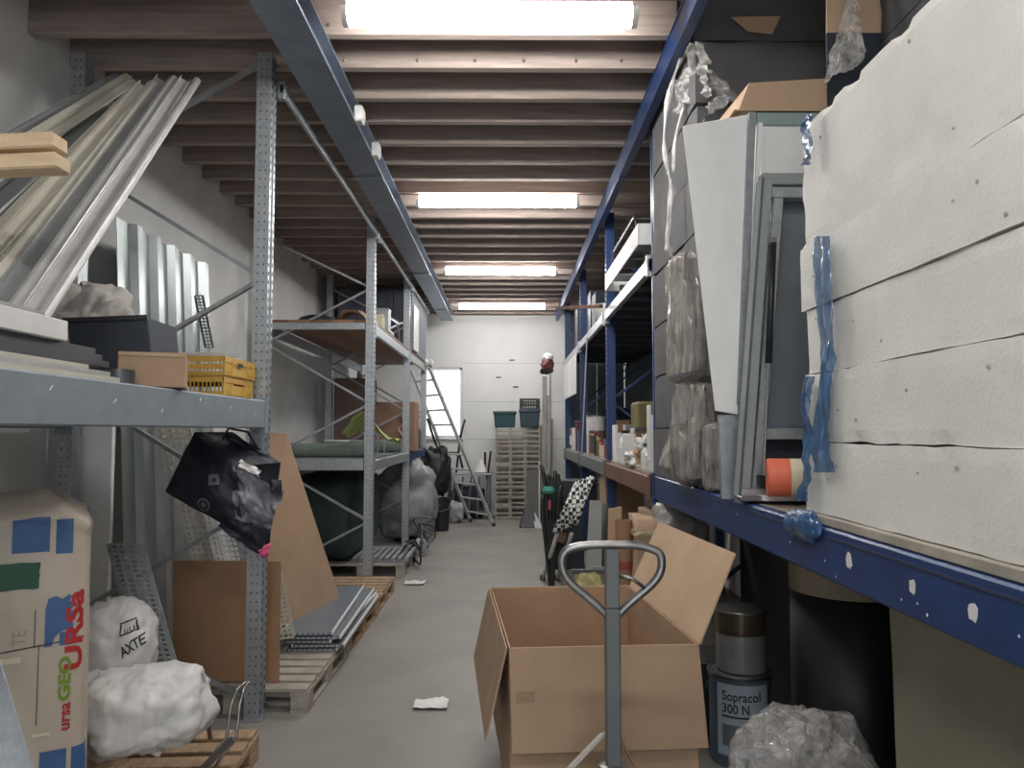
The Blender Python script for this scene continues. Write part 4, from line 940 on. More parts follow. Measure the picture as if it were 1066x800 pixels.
# black can behind, left of bucket
p = at(738, 790, 4.1)
r = root('black_can', (p.x+.0, 4.15, 0), 'dark can half hidden between the big carton and the bucket', 'can')
MB().lathe((p.x, 4.18, 0), [(.14, 0), (.14, .40), (.135, .42)], 30).build('body', black, r); MB().lathe((p.x, 4.18, .40), [(.146, 0), (.146, .02), (.13, .02)], 30).build('rim', chrome, r)
# clear plastic bag
def film_bag(c, size, seed, m, amp=.07, nu=70, nv=44, freq=3.2): return sack_mb(c, size, seed, amp=amp, px=.7, pz=.7, nu=nu, nv=nv, freq=freq)
c = at(852, 782, 2.55)
tag(film_bag((c.x-.02, 2.64, .33), (.50, .40, .66), 81, clear2).build('plastic_bag', film('bag_film', (.68, .66, .64), .33, .08, 14.0, .06), smooth=True), 'crumpled clear plastic bag at the bottom right before the black roll', 'plastic bag')
# white plastic wrapped object behind the flap + dark panel under shelf
sack('wrapped_bundle', 'bundle in pale crinkled film under the blue beam behind the raised flap', 'bundle', tuple(at(705, 565, 4.9)), (.34, .3, .5), 83, mat('dusty_film', (.30, .29, .27), .4, var=.25), amp=.1, freq=5)
tag(MB().box(1.5, 1.54, 3.4, 5.0, 0, 1.1).build('standing_board', mat('dark_panel', (.03, .032, .036), .6)), 'dark board standing deep under the blue shelf', 'board')

# ================================================================== RIGHT: the big open carton on the pallet truck
fl = [at(530, 677, 2.95), at(727, 672, 2.95)]
Zt = (fl[0].z+fl[1].z)/2
def atz(px, py, z):
    d = _CR @ Vector(((px-533)/FPX, (400-py)/FPX, -1.0)); t = (z-EYE)/d.z
    return Vector((0, 0, EYE)) + d*t
Zt = .78
F0, F1, K0, K1 = atz(530, 675, Zt), atz(727, 671, Zt), atz(512, 612, Zt), atz(656, 611, Zt)
# square it up: front edge direction, depth direction
ux = (F1-F0); W_ = ux.length; ux.normalize(); uy = Vector((-ux.y, ux.x, 0)); D_ = 1.12; zb = .205
r = root('open_carton', tuple((F0+F1)/2 - Vector((0, 0, Zt-zb))), 'big open cardboard box with folded-out flaps on the pallet truck', 'carton')
th = .006
def wallq(a, b, z0, z1, nrm, name, m=card, par=r):
    a, b = Vector(a), Vector(b); n = Vector(nrm)*th
    return MB().hexa([Vector((a.x, a.y, z0)), Vector((b.x, b.y, z0)), Vector((b.x, b.y, z0))+n, Vector((a.x, a.y, z0))+n, Vector((a.x, a.y, z1)), Vector((b.x, b.y, z1)), Vector((b.x, b.y, z1))+n, Vector((a.x, a.y, z1))+n]).build(name, m, par)
K0 = F0 + uy*D_ - ux*.02; K1 = F1 + uy*D_ - ux*.02
wallq(F0, F1, zb, Zt, uy, 'front_wall'); wallq(K0, K1, zb, Zt, -uy, 'rear_wall'); wallq(F0, K0, zb, Zt, ux, 'side_wall'); wallq(F1, K1, zb, Zt, -ux, 'side_wall')
MB().poly([F0.xy.to_3d()+Vector((0, 0, zb)), F1.xy.to_3d()+Vector((0, 0, zb)), K1.xy.to_3d()+Vector((0, 0, zb)), K0.xy.to_3d()+Vector((0, 0, zb))], (0, 0, .006)).build('bottom', card, r)
def flap(a, b, d, L, name='flap', e0=0, e1=0, m=card):
    d = Vector(d).normalized(); n = (b-a).normalized(); nn = n.cross(d).normalized()*th
    p = [a, b, b + d*L + n*e1, a + d*L + n*e0]
    return MB().hexa([q for q in p] + [q+nn for q in p]).build(name, m, r)
ff = flap(F0-uy*.006, F1-uy*.006, Vector((0, 0, -1)) - uy*.10, .375, e0=.008, e1=.02)
flap(F0-ux*.006, K0-ux*.006, Vector((0, 0, -1)) - ux*.22, .36, e0=.02, e1=0)
flap(F1+ux*.004, K1+ux*.004, Vector((0, 0, 1))*.9 + ux*.42, .375, e0=.03, e1=-.02, m=cardpale)
flap(K0+uy*.006, K1+uy*.006, Vector((0, 0, -1)) + uy*.3, .36)
a = at(541, 733, 2.86)
patch_on(ff, .07, .04, at(538, 736, 2.9), (ux.x, ux.y, 0), (0, 0, 1), tape, 'tape_piece', off=.003, nu=1, nv=1)

# pallet truck
TX, TY = at(637, 600, 2.46).x, 2.46
r = root('pallet_truck', (TX, TY+.1, 0), 'grey hand pallet truck with looped handle in front of the open carton', 'pallet truck')
grey = mat('truck_grey_paint', (.13, .14, .145), .45, .2, var=.15)
ztop = at(637, 568, TY).z; zl = at(637, 640, TY).z; zlo = at(637, 792, TY).z
hw = (at(690, 600, TY).x - at(585, 600, TY).x)/2
loop = [(-.02, zl), (-.055, zl+.035), (-hw*.86, zl+.1), (-hw, zl+.145), (-hw*.98, zl+.19), (-hw*.8, ztop-.008), (-hw*.55, ztop), (0, ztop+.002), (hw*.55, ztop), (hw*.8, ztop-.012), (hw*.98, zl+.19), (hw, zl+.145), (hw*.86, zl+.1), (.055, zl+.035), (.02, zl)]
def smooth_pts(pts, it=2):
    for _ in range(it):
        o = [pts[0]]
        for a, b in zip(pts, pts[1:]): o += [a.lerp(b, .25), a.lerp(b, .75)]
        o.append(pts[-1]); pts = o
    return pts
lp = smooth_pts([Vector((TX+x, TY, z)) for x, z in loop])
MB().tube(lp, .0135, 10).build('handle_loop', chrome, r, smooth=True)
tl = MB(); tl.box(TX-.0235, TX+.0235, TY-.022, TY+.022, zlo-.02, zl+.02); tl.build('tiller_tube', grey, r, bevel=.005)
MB().box(TX-.022, TX+.022, TY-.018, TY+.018, zl+.02, ztop-.01).build('tiller_head', grey, r, bevel=.004)
MB().tube([(TX+.02, TY-.005, zl+.12), (TX+.06, TY-.01, zl+.115), (TX+.1, TY-.01, zl+.085)], .006, 8).build('release_lever', chrome, r, smooth=True)
MB().lathe((TX, TY, zlo-.10), [(.05, 0), (.055, .02), (.055, .06), (.045, .085), (.03, .09)], 20).build('tiller_socket', chrome, r)
MB().lathe((TX, TY+.02, .17), [(.07, 0), (.07, .12), (.055, .14), (.05, .27), (.03, zlo-.27)], 22).build('pump_body', grey, r)
MB().hexa([(TX-.09, TY+.02, .12), (TX+.09, TY+.02, .12), (TX+.27, TY+.26, .12), (TX-.27, TY+.26, .12), (TX-.05, TY+.03, .44), (TX+.05, TY+.03, .44), (TX+.16, TY+.24, .2), (TX-.16, TY+.24, .2)]).build('fork_head', grey, r, bevel=.006)
pa = at(628, 765, TY-.02); 
MB().prof([(-.004, -.02), (.004, -.02), (.004, .02), (-.004, .02)], at(628, 764, TY+.12), at(588, 806, TY+.0), up=(0, -1, .2)).build('side_plate', mat('worn_white_metal', (.5, .48, .46), .5, .2), r)
MB().prof([(-.003, -.012), (.003, -.012), (.003, .012), (-.003, .012)], at(648, 772, TY+.12), at(664, 806, TY), up=(0, -1, .2)).build('side_plate', rust, r)
for s in (-1, 1):
    MB().box(TX+s*.19-.075, TX+s*.19+.075, TY+.25, TY+1.45, .14, .2).build('fork', grey, r, bevel=.008)
    MB().lathe((TX+s*.19-.04, TY+1.3, .045), [(.02, 0), (.045, .0), (.045, .08), (.02, .08)], 16, axis=(1, 0, 0)).build('load_roller', black, r)
    MB().box(TX+s*.19-.05, TX+s*.19+.05, TY+1.24, TY+1.36, .06, .14).build('roller_bracket', grey, r)
    MB().lathe((TX+s*.03 if s > 0 else TX-.08, TY+.02, .09), [(.03, 0), (.09, 0), (.09, .05), (.03, .05)], 24, axis=(1, 0, 0)).build('steer_wheel', black, r)
MB().box(TX-.1, TX+.1, TY-.0, TY+.04, .08, .17).build('wheel_fork', grey, r)

# ================================================================== RIGHT: on the near blue shelf
SH = 1.307
tag(MB().box(.985, 1.75, 0.97, 2.6, SH, SH+.028).build('support_board', woodgrey, bevel=.003), 'weathered board on the blue beam below the foam slabs', 'board')
lev = [SH+.029, 1.565, 1.79, 2.005, 2.22, 2.64]
bshade = mat('shade_board', (.10, .115, .14), .7, var=.15)  # shade tone for the boards added to darken the blue rack
pitm = mat('foam_pit', (.42, .40, .34), .9)
names = ['bottom white foam slab resting on the weathered board', 'second lowest white foam slab of the shelf stack', 'middle white foam slab of the shelf stack', 'second highest white foam slab of the shelf stack', 'thick nibbled white foam block topping the stack']
for k in range(5):
    xo = (.0, .004, .012, .006, .012)[k]; ye = (2.585, 2.58, 2.57, 2.6, 2.6)[k]
    o = slab_mb(1.0+xo, 1.62+xo, .98, ye, lev[k], lev[k+1]-.0015, n=(8, 46, 12 if k == 4 else 6), amp=.004 if k < 4 else .007, seed=k*11+2, chip=(.003, .005, .0025, .0025, .0025)[k], topchip=.016 if k == 4 else None).build('foam_slab', eps)
    tag(o, names[k], 'foam slab', 'white foam slabs')
    o['fs'] = 1; del o['fs']
    rnd = random.Random(k)
    for q in range(4):       # torn pits
        y = rnd.uniform(1.45, 2.5); z = rnd.uniform(lev[k]+.03, lev[k+1]-.03); s = rnd.uniform(.003, .0075)
        MB().lathe((1.0+xo-.001, y, z), [(s, -.001), (s*.7, .0018), (s*.2, .0022)], 7, axis=(-1, rnd.uniform(-.2, .2), rnd.uniform(-.2, .2))).build('torn_pit', pitm, o)
# blue film strip
r = root('blue_film_strip', (1.0, 2.45, SH), 'torn blue plastic film hanging down the foam slabs onto the beam', 'plastic film')
cl = [(857, 246), (860, 290), (863, 340), (862, 380), (857, 430), (858, 470), (861, 492)]
def rib(u, v, cl, wpx, Y, seed):
    t = u*(len(cl)-1); i = min(int(t), len(cl)-2); f = t-i
    x = cl[i][0]*(1-f)+cl[i+1][0]*f; y = cl[i][1]*(1-f)+cl[i+1][1]*f
    ww = wpx*(.65+.5*abs(math.sin(u*4+seed)))
    p = at(x + (v-.5)*ww, y, Y)
    k_ = .985/p.x
    p = Vector((0, 0, EYE)) + (p-Vector((0, 0, EYE)))*k_
    return p + Vector((-.012*abs(math.sin(v*7+u*5))-.012*fbm((u*6, v*2, seed), 1, 3), 0, 0))
MB().grid(lambda u, v: rib(u, v, cl, 17, 2.4, 1), 60, 10).build('hanging_strip', bluefilm, r, smooth=True)
cl2 = [(845, 392), (842, 420), (843, 450), (841, 480), (842, 500), (838, 522)]
MB().grid(lambda u, v: rib(u, v, cl2, 10, 2.5, 4), 60, 8).build('edge_strip', bluefilm, r, smooth=True)
MB().grid(lambda u, v: rib(u, v, [(845, 118), (842, 135), (844, 160), (841, 172)], 8, 2.5, 6), 20, 6).build('top_scrap', bluefilm, r, smooth=True)
sack_mb((.962, 2.52, SH-.01), (.05, .30, .10), 91, amp=.12, freq=4, nu=60, nv=36, px=.9, pz=.9).build('crumpled_end', bluefilm, r, smooth=True)
# metal roof hatch frame with gas strut
r = root('roof_hatch', (1.25, 3.2, SH), 'grey metal roof hatch frame with gas strut standing on the blue shelf', 'roof hatch')
Yh = 3.2
def hp(px, py, dy=0): return at(px, py, Yh+dy)
b0, t0 = hp(772, 514), hp(796, 188); b1 = b0 + Vector((.62, 0, 0)); t1 = t0 + Vector((.62, 0, 0)); b0.z = b1.z = SH+.02
MB().bar(b0, t0, .05, .07, up=(0, 1, 0)).build('stile', greenprof, r, bevel=.004)
MB().bar(b0+Vector((-.02, -.035, 0)), t0+Vector((-.02, -.035, 0)), .008, .02, up=(0, 1, 0)).build('stile_edge', darksteel, r)
MB().bar(b0+Vector((.06, .01, 0)), t0+Vector((.06, .01, -.03)), .045, .04, up=(0, 1, 0)).build('inner_stile', galv, r, bevel=.004)
MB().bar(b1, t1, .05, .07, up=(0, 1, 0)).build('stile', greenprof, r, bevel=.004)
MB().bar(t0+Vector((-.02, 0, 0)), t1+Vector((.02, 0, 0)), .05, .05, up=(0, 1, 0)).build('top_rail', greenprof, r, bevel=.004)
MB().bar(t0+Vector((.02, .01, -.055)), t1+Vector((0, .01, -.055)), .05, .05, up=(0, 1, 0)).build('inner_top_rail', galv, r, bevel=.004)
MB().bar(b0+Vector((-.02, -.01, .01)), b1+Vector((.02, -.01, .01)), .06, .06, up=(0, 0, 1)).build('sill', galv, r, bevel=.005)
MB().bar(b0+Vector((-.03, -.06, .0)), b1+Vector((.02, -.06, .0)), .07, .02, up=(0, 0, 1)).build('sill_lip', chrome, r, bevel=.003)
q = hp(792, 452); q2 = hp(838, 452)
MB().bar((q.x, Yh+.03, q.z), (q.x+.6, Yh+.03, q.z), .05, .05, up=(0, 1, 0)).build('mid_rail', galv, r, bevel=.004)
MB().box(b0.x+.03, b1.x, Yh+.07, Yh+.08, SH+.03, q.z).build('lower_panel', navybox, r)
MB().hexa([(b0.x+.05, Yh+.08, q.z), (b1.x+.03, Yh+.08, q.z), (b1.x+.03, Yh+.09, q.z), (b0.x+.05, Yh+.09, q.z), (t0.x+.02, Yh+.08, t0.z), (t1.x, Yh+.08, t0.z), (t1.x, Yh+.09, t0.z), (t0.x+.02, Yh+.09, t0.z)]).build('panel', bluegrey, r)
s0, s1, s2 = hp(805, 253, -.06), hp(800, 378, -.06), hp(795, 500, -.06)
MB().tube([s0, s1], .0135, 12).build('gas_cylinder', black, r, smooth=True); MB().tube([s1, s2], .005, 8).build('strut_rod', chrome, r)
MB().obox(s0+Vector((0, .02, .01)), (.03, .04, .03), Matrix.Identity(3)).build('strut_mount', chrome, r); MB().obox(s2+Vector((-.0, .02, -.005)), (.03, .05, .045), Matrix.Identity(3)).build('strut_mount', black, r)
# orange tape roll
c = hp(806, 489, -.15)
r = root('tape_roll', tuple(c), 'roll with orange end and pale band lying on the hatch sill', 'tape roll')
ax = Vector((1, -.25, 0)).normalized(); rz_ = .075
cc = Vector((c.x-.03, c.y, SH+.035+rz_))
MB().lathe(cc, [(.022, .01), (.022, 0), (rz_-.004, 0), (rz_, .004), (rz_, .085)], 32, axis=ax, cap=False).build('orange_part', orange, r)
MB().lathe(cc+ax*.085, [(rz_, 0), (rz_, .1), (.02, .1)], 32, axis=ax, cap=False).build('pale_part', paleyel, r)
MB().lathe(cc, [(.022, -.001), (.018, -.001), (.018, .18), (.022, .18)], 20, axis=ax, cap=False).build('core', cardpale, r)
MB().box(hp(785, 512).x, hp(838, 512).x, Yh-.13, Yh-.04, SH+.015, SH+.034).build('resting_strip', whitep, r)
# tall white panel box behind
p0 = at(783, 125, 3.5)
r = root('white_cabinet', (1.5, 3.6, SH), 'tall white panel carton standing behind the roof hatch', 'panel')
MB().box(1.15, 1.8, 3.42, 3.62, SH, p0.z-.06).build('body', white, r, bevel=.004)
MB().box(1.14, 1.81, 3.41, 3.63, p0.z-.06, p0.z).build('top_cap', mat('teal_grey', (.28, .36, .36), .5), r, bevel=.004)
# tapered white panel
Yt = 3.32
a, b, c, d = at(710, 131, Yt), at(779, 119, Yt+.02), at(768, 432, Yt), at(744, 428, Yt)
e = Vector((.05, .06, 0))
r = root('tapered_panel', tuple(d), 'white tapering panel standing point down beside the roof hatch', 'panel')
foot = at(752, 500, Yt)
MB().poly([a, b, c, d], e*.5).build('face', white, r, bevel=.003)
MB().bar(b+Vector((.012, .0, 0)), c+Vector((.01, 0, .05)), .03, .05, up=(0, 1, 0)).build('edge_trim', galv2, r)
b_, c_ = at(790, 130, Yt+.04), at(774, 428, Yt+.04)
MB().bar(b_, c_, .02, .05, up=(0, 1, 0)).build('white_strip', white, r)
MB().bar(c+Vector((-.03, .04, .0)), Vector((c.x-.02, Yt+.04, SH)), .09, .03, up=(0, 1, 0)).build('foot', galv, r)
# cardboard tray on top
zc_ = p0.z+.001
r = root('cardboard_tray', (1.3, 3.45, zc_), 'folded cardboard tray lying on top of the white panels', 'carton')
A, B_, C_, D2 = at(745, 132, 3.62), at(780, 90, 3.5), at(880, 82, 3.5), at(872, 112, 3.5)
MB().hexa([(1.05, 3.40, zc_), (1.7, 3.40, zc_), (1.7, 3.41, zc_), (1.05, 3.41, zc_), (1.1, 3.40, zc_+.13), (1.7, 3.38, zc_+.16), (1.7, 3.39, zc_+.16), (1.1, 3.41, zc_+.13)]).build('front_wall', cardpale, r)
MB().hexa([(1.05, 3.40, zc_), (1.06, 3.40, zc_), (1.02, 3.85, zc_), (1.01, 3.85, zc_), (1.1, 3.40, zc_+.13), (1.11, 3.40, zc_+.13), (1.03, 3.85, zc_+.06), (1.02, 3.85, zc_+.06)]).build('side_wall', cardpale, r)
MB().box(1.03, 1.72, 3.40, 3.84, zc_, zc_+.006).build('bottom', card, r)
# grey foam board stack
gx0, gx1, gy0, gy1 = .978, 1.95, 3.92, 5.125
z = SH; k = 0
hs = [.31, .34, .33, .35, .34, .34, .34, .35]
gl = ['bottom grey foam board block of the wrapped tower', 'second grey foam block from the bottom of the wrapped tower', 'third grey foam block of the wrapped tower', 'fourth grey foam block of the wrapped tower', 'fifth grey foam block of the wrapped tower', 'sixth grey foam block of the wrapped tower', 'seventh grey foam block, near the top of the wrapped tower', 'topmost grey foam block of the wrapped tower under the joists']
for k, h in enumerate(hs):
    if z + h > 4.01: h = 4.01-z
    o = slab_mb(gx0 + .004*((k*3) % 4), gx1, gy0 + .006*((k*5) % 3), gy1, z, z+h-.004, n=(6, 10, 3), amp=.006, seed=k+40, chip=.008).build('foam_block', foamgrey)
    tag(o, gl[k], 'foam block', 'grey foam tower'); z += h
# beige torn label on the tower
pp = [at(760, 19, gy0), at(812, 18, gy0), at(803, 37, gy0), at(778, 34, gy0)]
o = MB().poly([(q.x, gy0-.012, q.z) for q in pp], (0, .002, 0)).build('torn_paper', cardpale); tag(o, 'torn beige paper stuck on the dark face of the foam tower', 'paper')
# second dark tower behind the foam slabs
for k, (za, zb_) in enumerate(((SH, 2.0), (2.0, 2.7), (2.7, 3.35), (3.35, 3.62))):
    o = slab_mb(1.68, 2.08, 2.25, 3.35, za, zb_-.004, n=(4, 10, 4), amp=.006, seed=k+60, chip=.008).build('foam_block', mat('charcoal_foam', (.07, .072, .075), .85)); tag(o, ['bottom charcoal block behind the white foam slabs', 'second charcoal block behind the white foam slabs', 'third charcoal block showing above the white foam slabs', 'top charcoal block above the white foam slabs'][k], 'foam block', 'charcoal blocks')
# brown board + film above the slabs
a = at(865, 40, 3.0)
tag(MB().hexa([(1.40, 3.05, 2.641), (1.66, 2.7, 2.641), (1.665, 2.71, 2.641), (1.405, 3.06, 2.641), (1.40, 3.05, 3.3), (1.66, 2.7, 3.4), (1.665, 2.71, 3.4), (1.405, 3.06, 3.3)]).build('cardboard_piece', cardpale) , 'brown cardboard piece standing above the white foam slabs', 'cardboard sheet') if False else None
o = MB().poly([at(860, 0, 3.15), at(893, -2, 3.1), at(872, 14, 3.1), at(861, 26, 3.15)], (.01, .02, 0)).build('cardboard_piece', cardpale)
mb = MB(); p = [at(859, -30, 3.2), at(896, -30, 3.1), at(890, 4, 3.1), at(862, 30, 3.2)]
bpy.data.objects.remove(o)
# tall cardboard leaf standing on the tray
tag(MB().hexa([(1.36, 3.12, 2.2), (1.52, 3.12, 2.2), (1.52, 3.13, 2.2), (1.36, 3.13, 2.2), (1.30, 3.12, 3.5), (1.52, 3.10, 3.55), (1.52, 3.11, 3.55), (1.30, 3.13, 3.5)]).build('cardboard_leaf', cardpale), 'brown cardboard leaf rising behind the white foam slabs', 'cardboard sheet') if False else None
r = root('film_roll_carton', (1.5, 3.3, 2.0), 'brown board draped with clear film rising behind the white foam', 'wrapped board')
a, b = at(862, 30, 3.36), at(893, 0, 3.36)
MB().box(a.x, b.x+.2, 3.37, 3.39, SH, at(870, 34, 3.37).z).build('board', navybox, r); zq = at(870, 34, 3.37).z; MB().hexa([(a.x, 3.37, zq), (b.x+.2, 3.37, zq), (b.x+.2, 3.385, zq), (a.x, 3.385, zq), (a.x+.01, 3.37, 3.8), (b.x+.2, 3.36, 3.8), (b.x+.2, 3.375, 3.8), (a.x+.01, 3.385, 3.8)]).build('brown_flap', cardpale, r)
def filmsheet(corners, nu, nv, wob, seed, fold=0.0):
    def f(u, v):
        a = Vector(corners[0])*(1-u) + Vector(corners[1])*u; b = Vector(corners[3])*(1-u) + Vector(corners[2])*u
        p = a*(1-v) + b*v
        n = Vector((-.8, -.6, 0))
        return p + n*(wob*fbm((u*2.5, v*3.5, seed), 1.6, seed) + fold*math.sin(u*9+2*math.sin(v*5))*(.4+.6*v))
    return MB().grid(f, nu, nv)
filmsheet([at(884, -2, 3.3), at(891, -6, 3.25), at(901, 62, 3.15), at(856, 88, 3.32)], 50, 50, .03, 5, .008).build('film', clear, r, smooth=True)
# stretch film over the tower
wrapw = film('white_wrap', (.72, .70, .68), .62, .15, 10.0, .04, (1.5, 1.5, .5))
r = root('stretch_film', (1.0, 4.2, SH), 'loose clear stretch film hanging off the grey foam tower', 'plastic film')
Yw = 4.1
filmsheet([at(720, 46, 3.95), at(733, 46, 3.86), at(741, 100, 3.84), at(699, 118, 4.3)], 50, 50, .05, 3, .02).build('upper_film', wrapw, r, smooth=True)
filmsheet([at(700, 85, 4.4), at(738, 70, 3.88), at(770, 100, 3.8), at(733, 128, 3.9)], 30, 24, .06, 7, .015).build('upper_film', clear2, r, smooth=True)
for pts_, rr0 in (([(722, 55), (712, 75), (703, 110), (700, 150), (704, 175), (709, 195), (708, 225), (704, 262)], .012), ([(727, 55), (730, 85), (722, 110), (712, 140), (711, 180)], .01), ([(709, 195), (704, 230), (705, 262), (712, 270)], .012)):
    pts3 = smooth_pts([at(x, y, 4.12) + Vector((-.05, 0, 0)) for x, y in pts_], 2)
    MB().tube(pts3, [rr0*(1+.5*math.sin(i*.9)) for i in range(len(pts3))], 7).build('film_rope', wrapw, r, smooth=True)
r = root('wrapped_parcel', (1.0, 4.3, SH), 'silvery film-wrapped bundle hanging over the blue beam edge', 'wrapped bundle')
def bund(x0, x1, y0, y1, Y, dep, seed, nu=30, nv=40, fl=.0, top=None):
    def f(u, v):
        a = 2*math.pi*u; py = y0+(y1-y0)*v
        sp = .75 + .25*v*fl + .25*math.sin(math.pi*v)**.5 if fl else 1
        cx_, hw_ = (x0+x1)/2, (x1-x0)/2*sp
        if top: cx_ = top[0]*(1-v) + cx_*v; hw_ = top[1]*(1-v) + hw_*v
        p = at(cx_ + hw_*sgnpow(math.cos(a), .7), py, Y)
        p.y += 0
        k = 1 + .12*fbm((math.cos(a)*2, math.sin(a)*2, v*2.2), 1.5, seed)
        q = Vector((p.x, Y + dep*sgnpow(math.sin(a), .7)*sp, p.z))
        cxw = at(cx_, py, Y)
        e_ = min(1, v*14, (1-v)*14)**.5
        d_ = (q-cxw)*k*max(.15, e_) + Vector((.012*math.sin(a*11+v*3), 0, .02*fbm((u*3, v*3, 2), 1, seed)))
        return cxw + d_
    return MB().grid(f, nu, nv, wrap=True)
bund(698, 736, 262, 402, 4.05, .16, 11, 60, 50).build('upper_wrap', foil, r, smooth=True)
bund(703, 742, 392, 506, 4.02, .15, 13, 60, 50, fl=.6).build('lower_wrap', foil, r, smooth=True)
bund(687, 728, 396, 492, 4.25, .14, 17, 60, 50, top=(726, 9)).build('side_wrap', foil, r, smooth=True)
bund(735, 768, 440, 512, 3.75, .1, 19, 40, 30).build('corner_wrap', foil, r, smooth=True)
MB().bar(at(698, 393, 3.86), at(736, 384, 3.86), .012, .02, up=(0, 1, 0)).build('strap', darksteel, r)

# ================================================================== RIGHT: middle shelves
S2 = 1.307
def small_box(px0, px1, py_top, Y, m, label, dep=.18, name='carton', rz=0.0, z0=S2):
    a = at(px0, py_top, Y); b = at(px1, py_top, Y); sh = max(0, 1.03-a.x); a.x += sh; b.x += sh
    return carton(name, a.x, b.x, Y, Y+dep, z0, max(a.z, z0+.05), m, label, rz=rz)
small_box(637, 648, 443, 7.35, white, 'upright white carton on the shelf right of the blue post', .2)
small_box(655, 667, 452, 6.5, whitep, 'white carton tilted among the papers on the brown-beamed shelf', .22, rz=.3)
r = root('tilted_carton', (1.16, 6.2, S2), 'orange-brown carton tipped on its edge among white papers', 'carton')
om = mat('orange_card', (.46, .22, .085), .8)
mb = MB().box(1.06, 1.26, 6.1, 6.3, S2, S2+.2).rot((1.16, 6.2, S2+.1), 'Y', .6); dz_ = S2 - min(v.z for v in mb.v); mb.v = [v + Vector((0, 0, dz_)) for v in mb.v]; mb.build('body', om, r, bevel=.004)
mb = MB().box(1.06, 1.26, 6.095, 6.1, S2, S2+.03).rot((1.16, 6.2, S2+.1), 'Y', .6); mb.v = [v + Vector((0, 0, dz_)) for v in mb.v]; mb.build('edge_flap', cardpale, r)
small_box(676, 686, 422, 5.6, whitep, 'tall white carton close against the foam tower', .12)
small_box(646, 656, 466, 6.9, whitep, 'low white carton near the shelf edge', .25)
sack('paper_heap', 'heap of crumpled white paper next to the foam tower', 'paper', (1.13, 5.72, S2+.08), (.2, .2, .16), 101, whitep, amp=.2, freq=5)
sack('paper_heap', 'white crumpled paper sack behind the low white carton', 'paper', (1.17, 6.75, S2+.11), (.26, .3, .24), 102, whitep, amp=.2, freq=6)
def bottle(px, Y, h, rad, m, capm, label, name='bottle', z0=S2, x=None):
    xx = max(at(px, 480, Y).x, 1.03+rad)
    r = root(name, (xx, Y, z0), label, name.split('_')[-1])
    MB().lathe((xx, Y, z0), [(rad*.95, 0), (rad, .01), (rad, h*.62), (rad*.85, h*.7), (rad*.4, h*.82), (rad*.38, h*.86)], 18).build('body', m, r, smooth=False)
    MB().lathe((xx, Y, z0+h*.86), [(rad*.46, 0), (rad*.46, h*.13), (rad*.3, h*.14)], 14).build('cap', capm, r); return r
bottle(668, 5.95, .2, .045, whitep, teal, 'white bottle with green cap at the brown beam edge')
bottle(675, 5.7, .18, .05, whitep, bluep, 'white bottle with blue cap next to the foam tower')
bottle(663, 6.2, .16, .04, cardpale, whitep, 'beige bottle at the brown beam edge')
bottle(650, 7.1, .3, .05, whitep, black, 'tall white bottle behind the upright carton')
bottle(653, 7.2, .3, .04, galv2, black, 'grey spray bottle behind the cartons', name='spray_bottle')
bottle(659, 6.9, .32, .045, darksteel, whitep, 'dark bottle with white cap behind the papers')
bottle(625, 8.8, .2, .05, redp, redp, 'bright red bottle beside the blue post')
bottle(621, 9.4, .28, .06, mat('pale_green', (.42, .42, .24), .6), redp, 'pale green bottle left of the blue post')
def can(px, Y, h, rad, m, label, lm=None, z0=S2):
    xx = max(at(px, 480, Y).x, 1.03+rad); r = root('paint_can', (xx, Y, z0), label, 'can')
    MB().lathe((xx, Y, z0), [(rad, 0), (rad, h-.02)], 22).build('body', m, r, smooth=False); MB().lathe((xx, Y, z0+h-.02), [(rad*1.04, 0), (rad*1.04, .02), (rad*.85, .02), (rad*.85, .012)], 22).build('lid', chrome, r)
    if lm: MB().lathe((xx, Y, z0+h*.2), [(rad*1.01, 0), (rad*1.01, h*.45)], 22, cap=False).build('label_band', lm, r)
    return r
can(591, 12.7, .34, .13, redp, 'red and white can on the far blue shelf', whitep)
can(595, 12.2, .26, .1, mat('tan_can', (.36, .24, .14), .6), 'tan can next to the red can')
can(609, 10.75, .3, .11, maroon, 'dark maroon can between the two blue posts', cardpale)
can(612, 10.0, .5, .12, whitep, 'tall white can behind the maroon can')
can(600, 11.6, .45, .12, maroon, 'maroon canister behind the tan can')
can(616, 9.7, .3, .1, mat('pinkbrown', (.26, .12, .10), .6), 'pinkish brown can beside the pale green bottle')
for k, (x, y, w_, h_, m, lb) in enumerate(((1.1, 8.15, .12, .16, redp, 'small red carton just past the blue post'), (1.12, 8.4, .1, .2, bluep, 'small blue carton behind the small red one'), (1.09, 8.75, .1, .13, paleyel, 'small cream carton on the grey-green beamed shelf'), (1.1, 9.9, .14, .24, whitep, 'white carton among the far cans'), (1.09, 11.0, .14, .3, bluep, 'blue carton among the far cans'), (1.1, 11.9, .16, .34, whitep, 'white carton at the far end of the blue shelf'), (1.3, 8.3, .2, .36, galv2, 'grey carton deep behind the small cartons'), (1.35, 9.2, .24, .42, carddark, 'dark brown carton deep on the blue shelf'))):
    carton('small_carton', x-w_/2, x+w_/2, y, y+w_*1.2, S2, S2+h_, m, lb, tp=False, rz=.1*(k % 3-1))
sack('paper_heap', 'loose crumpled white paper hanging at the brown beam edge', 'paper', (1.06, 6.35, S2+.06), (.16, .3, .12), 103, whitep, amp=.2, freq=5)
sack('paper_heap', 'bunched white wrapping paper left of the tipped carton', 'paper', (1.12, 6.02, S2+.19), (.2, .16, .12), 104, whitep, amp=.2, freq=5)
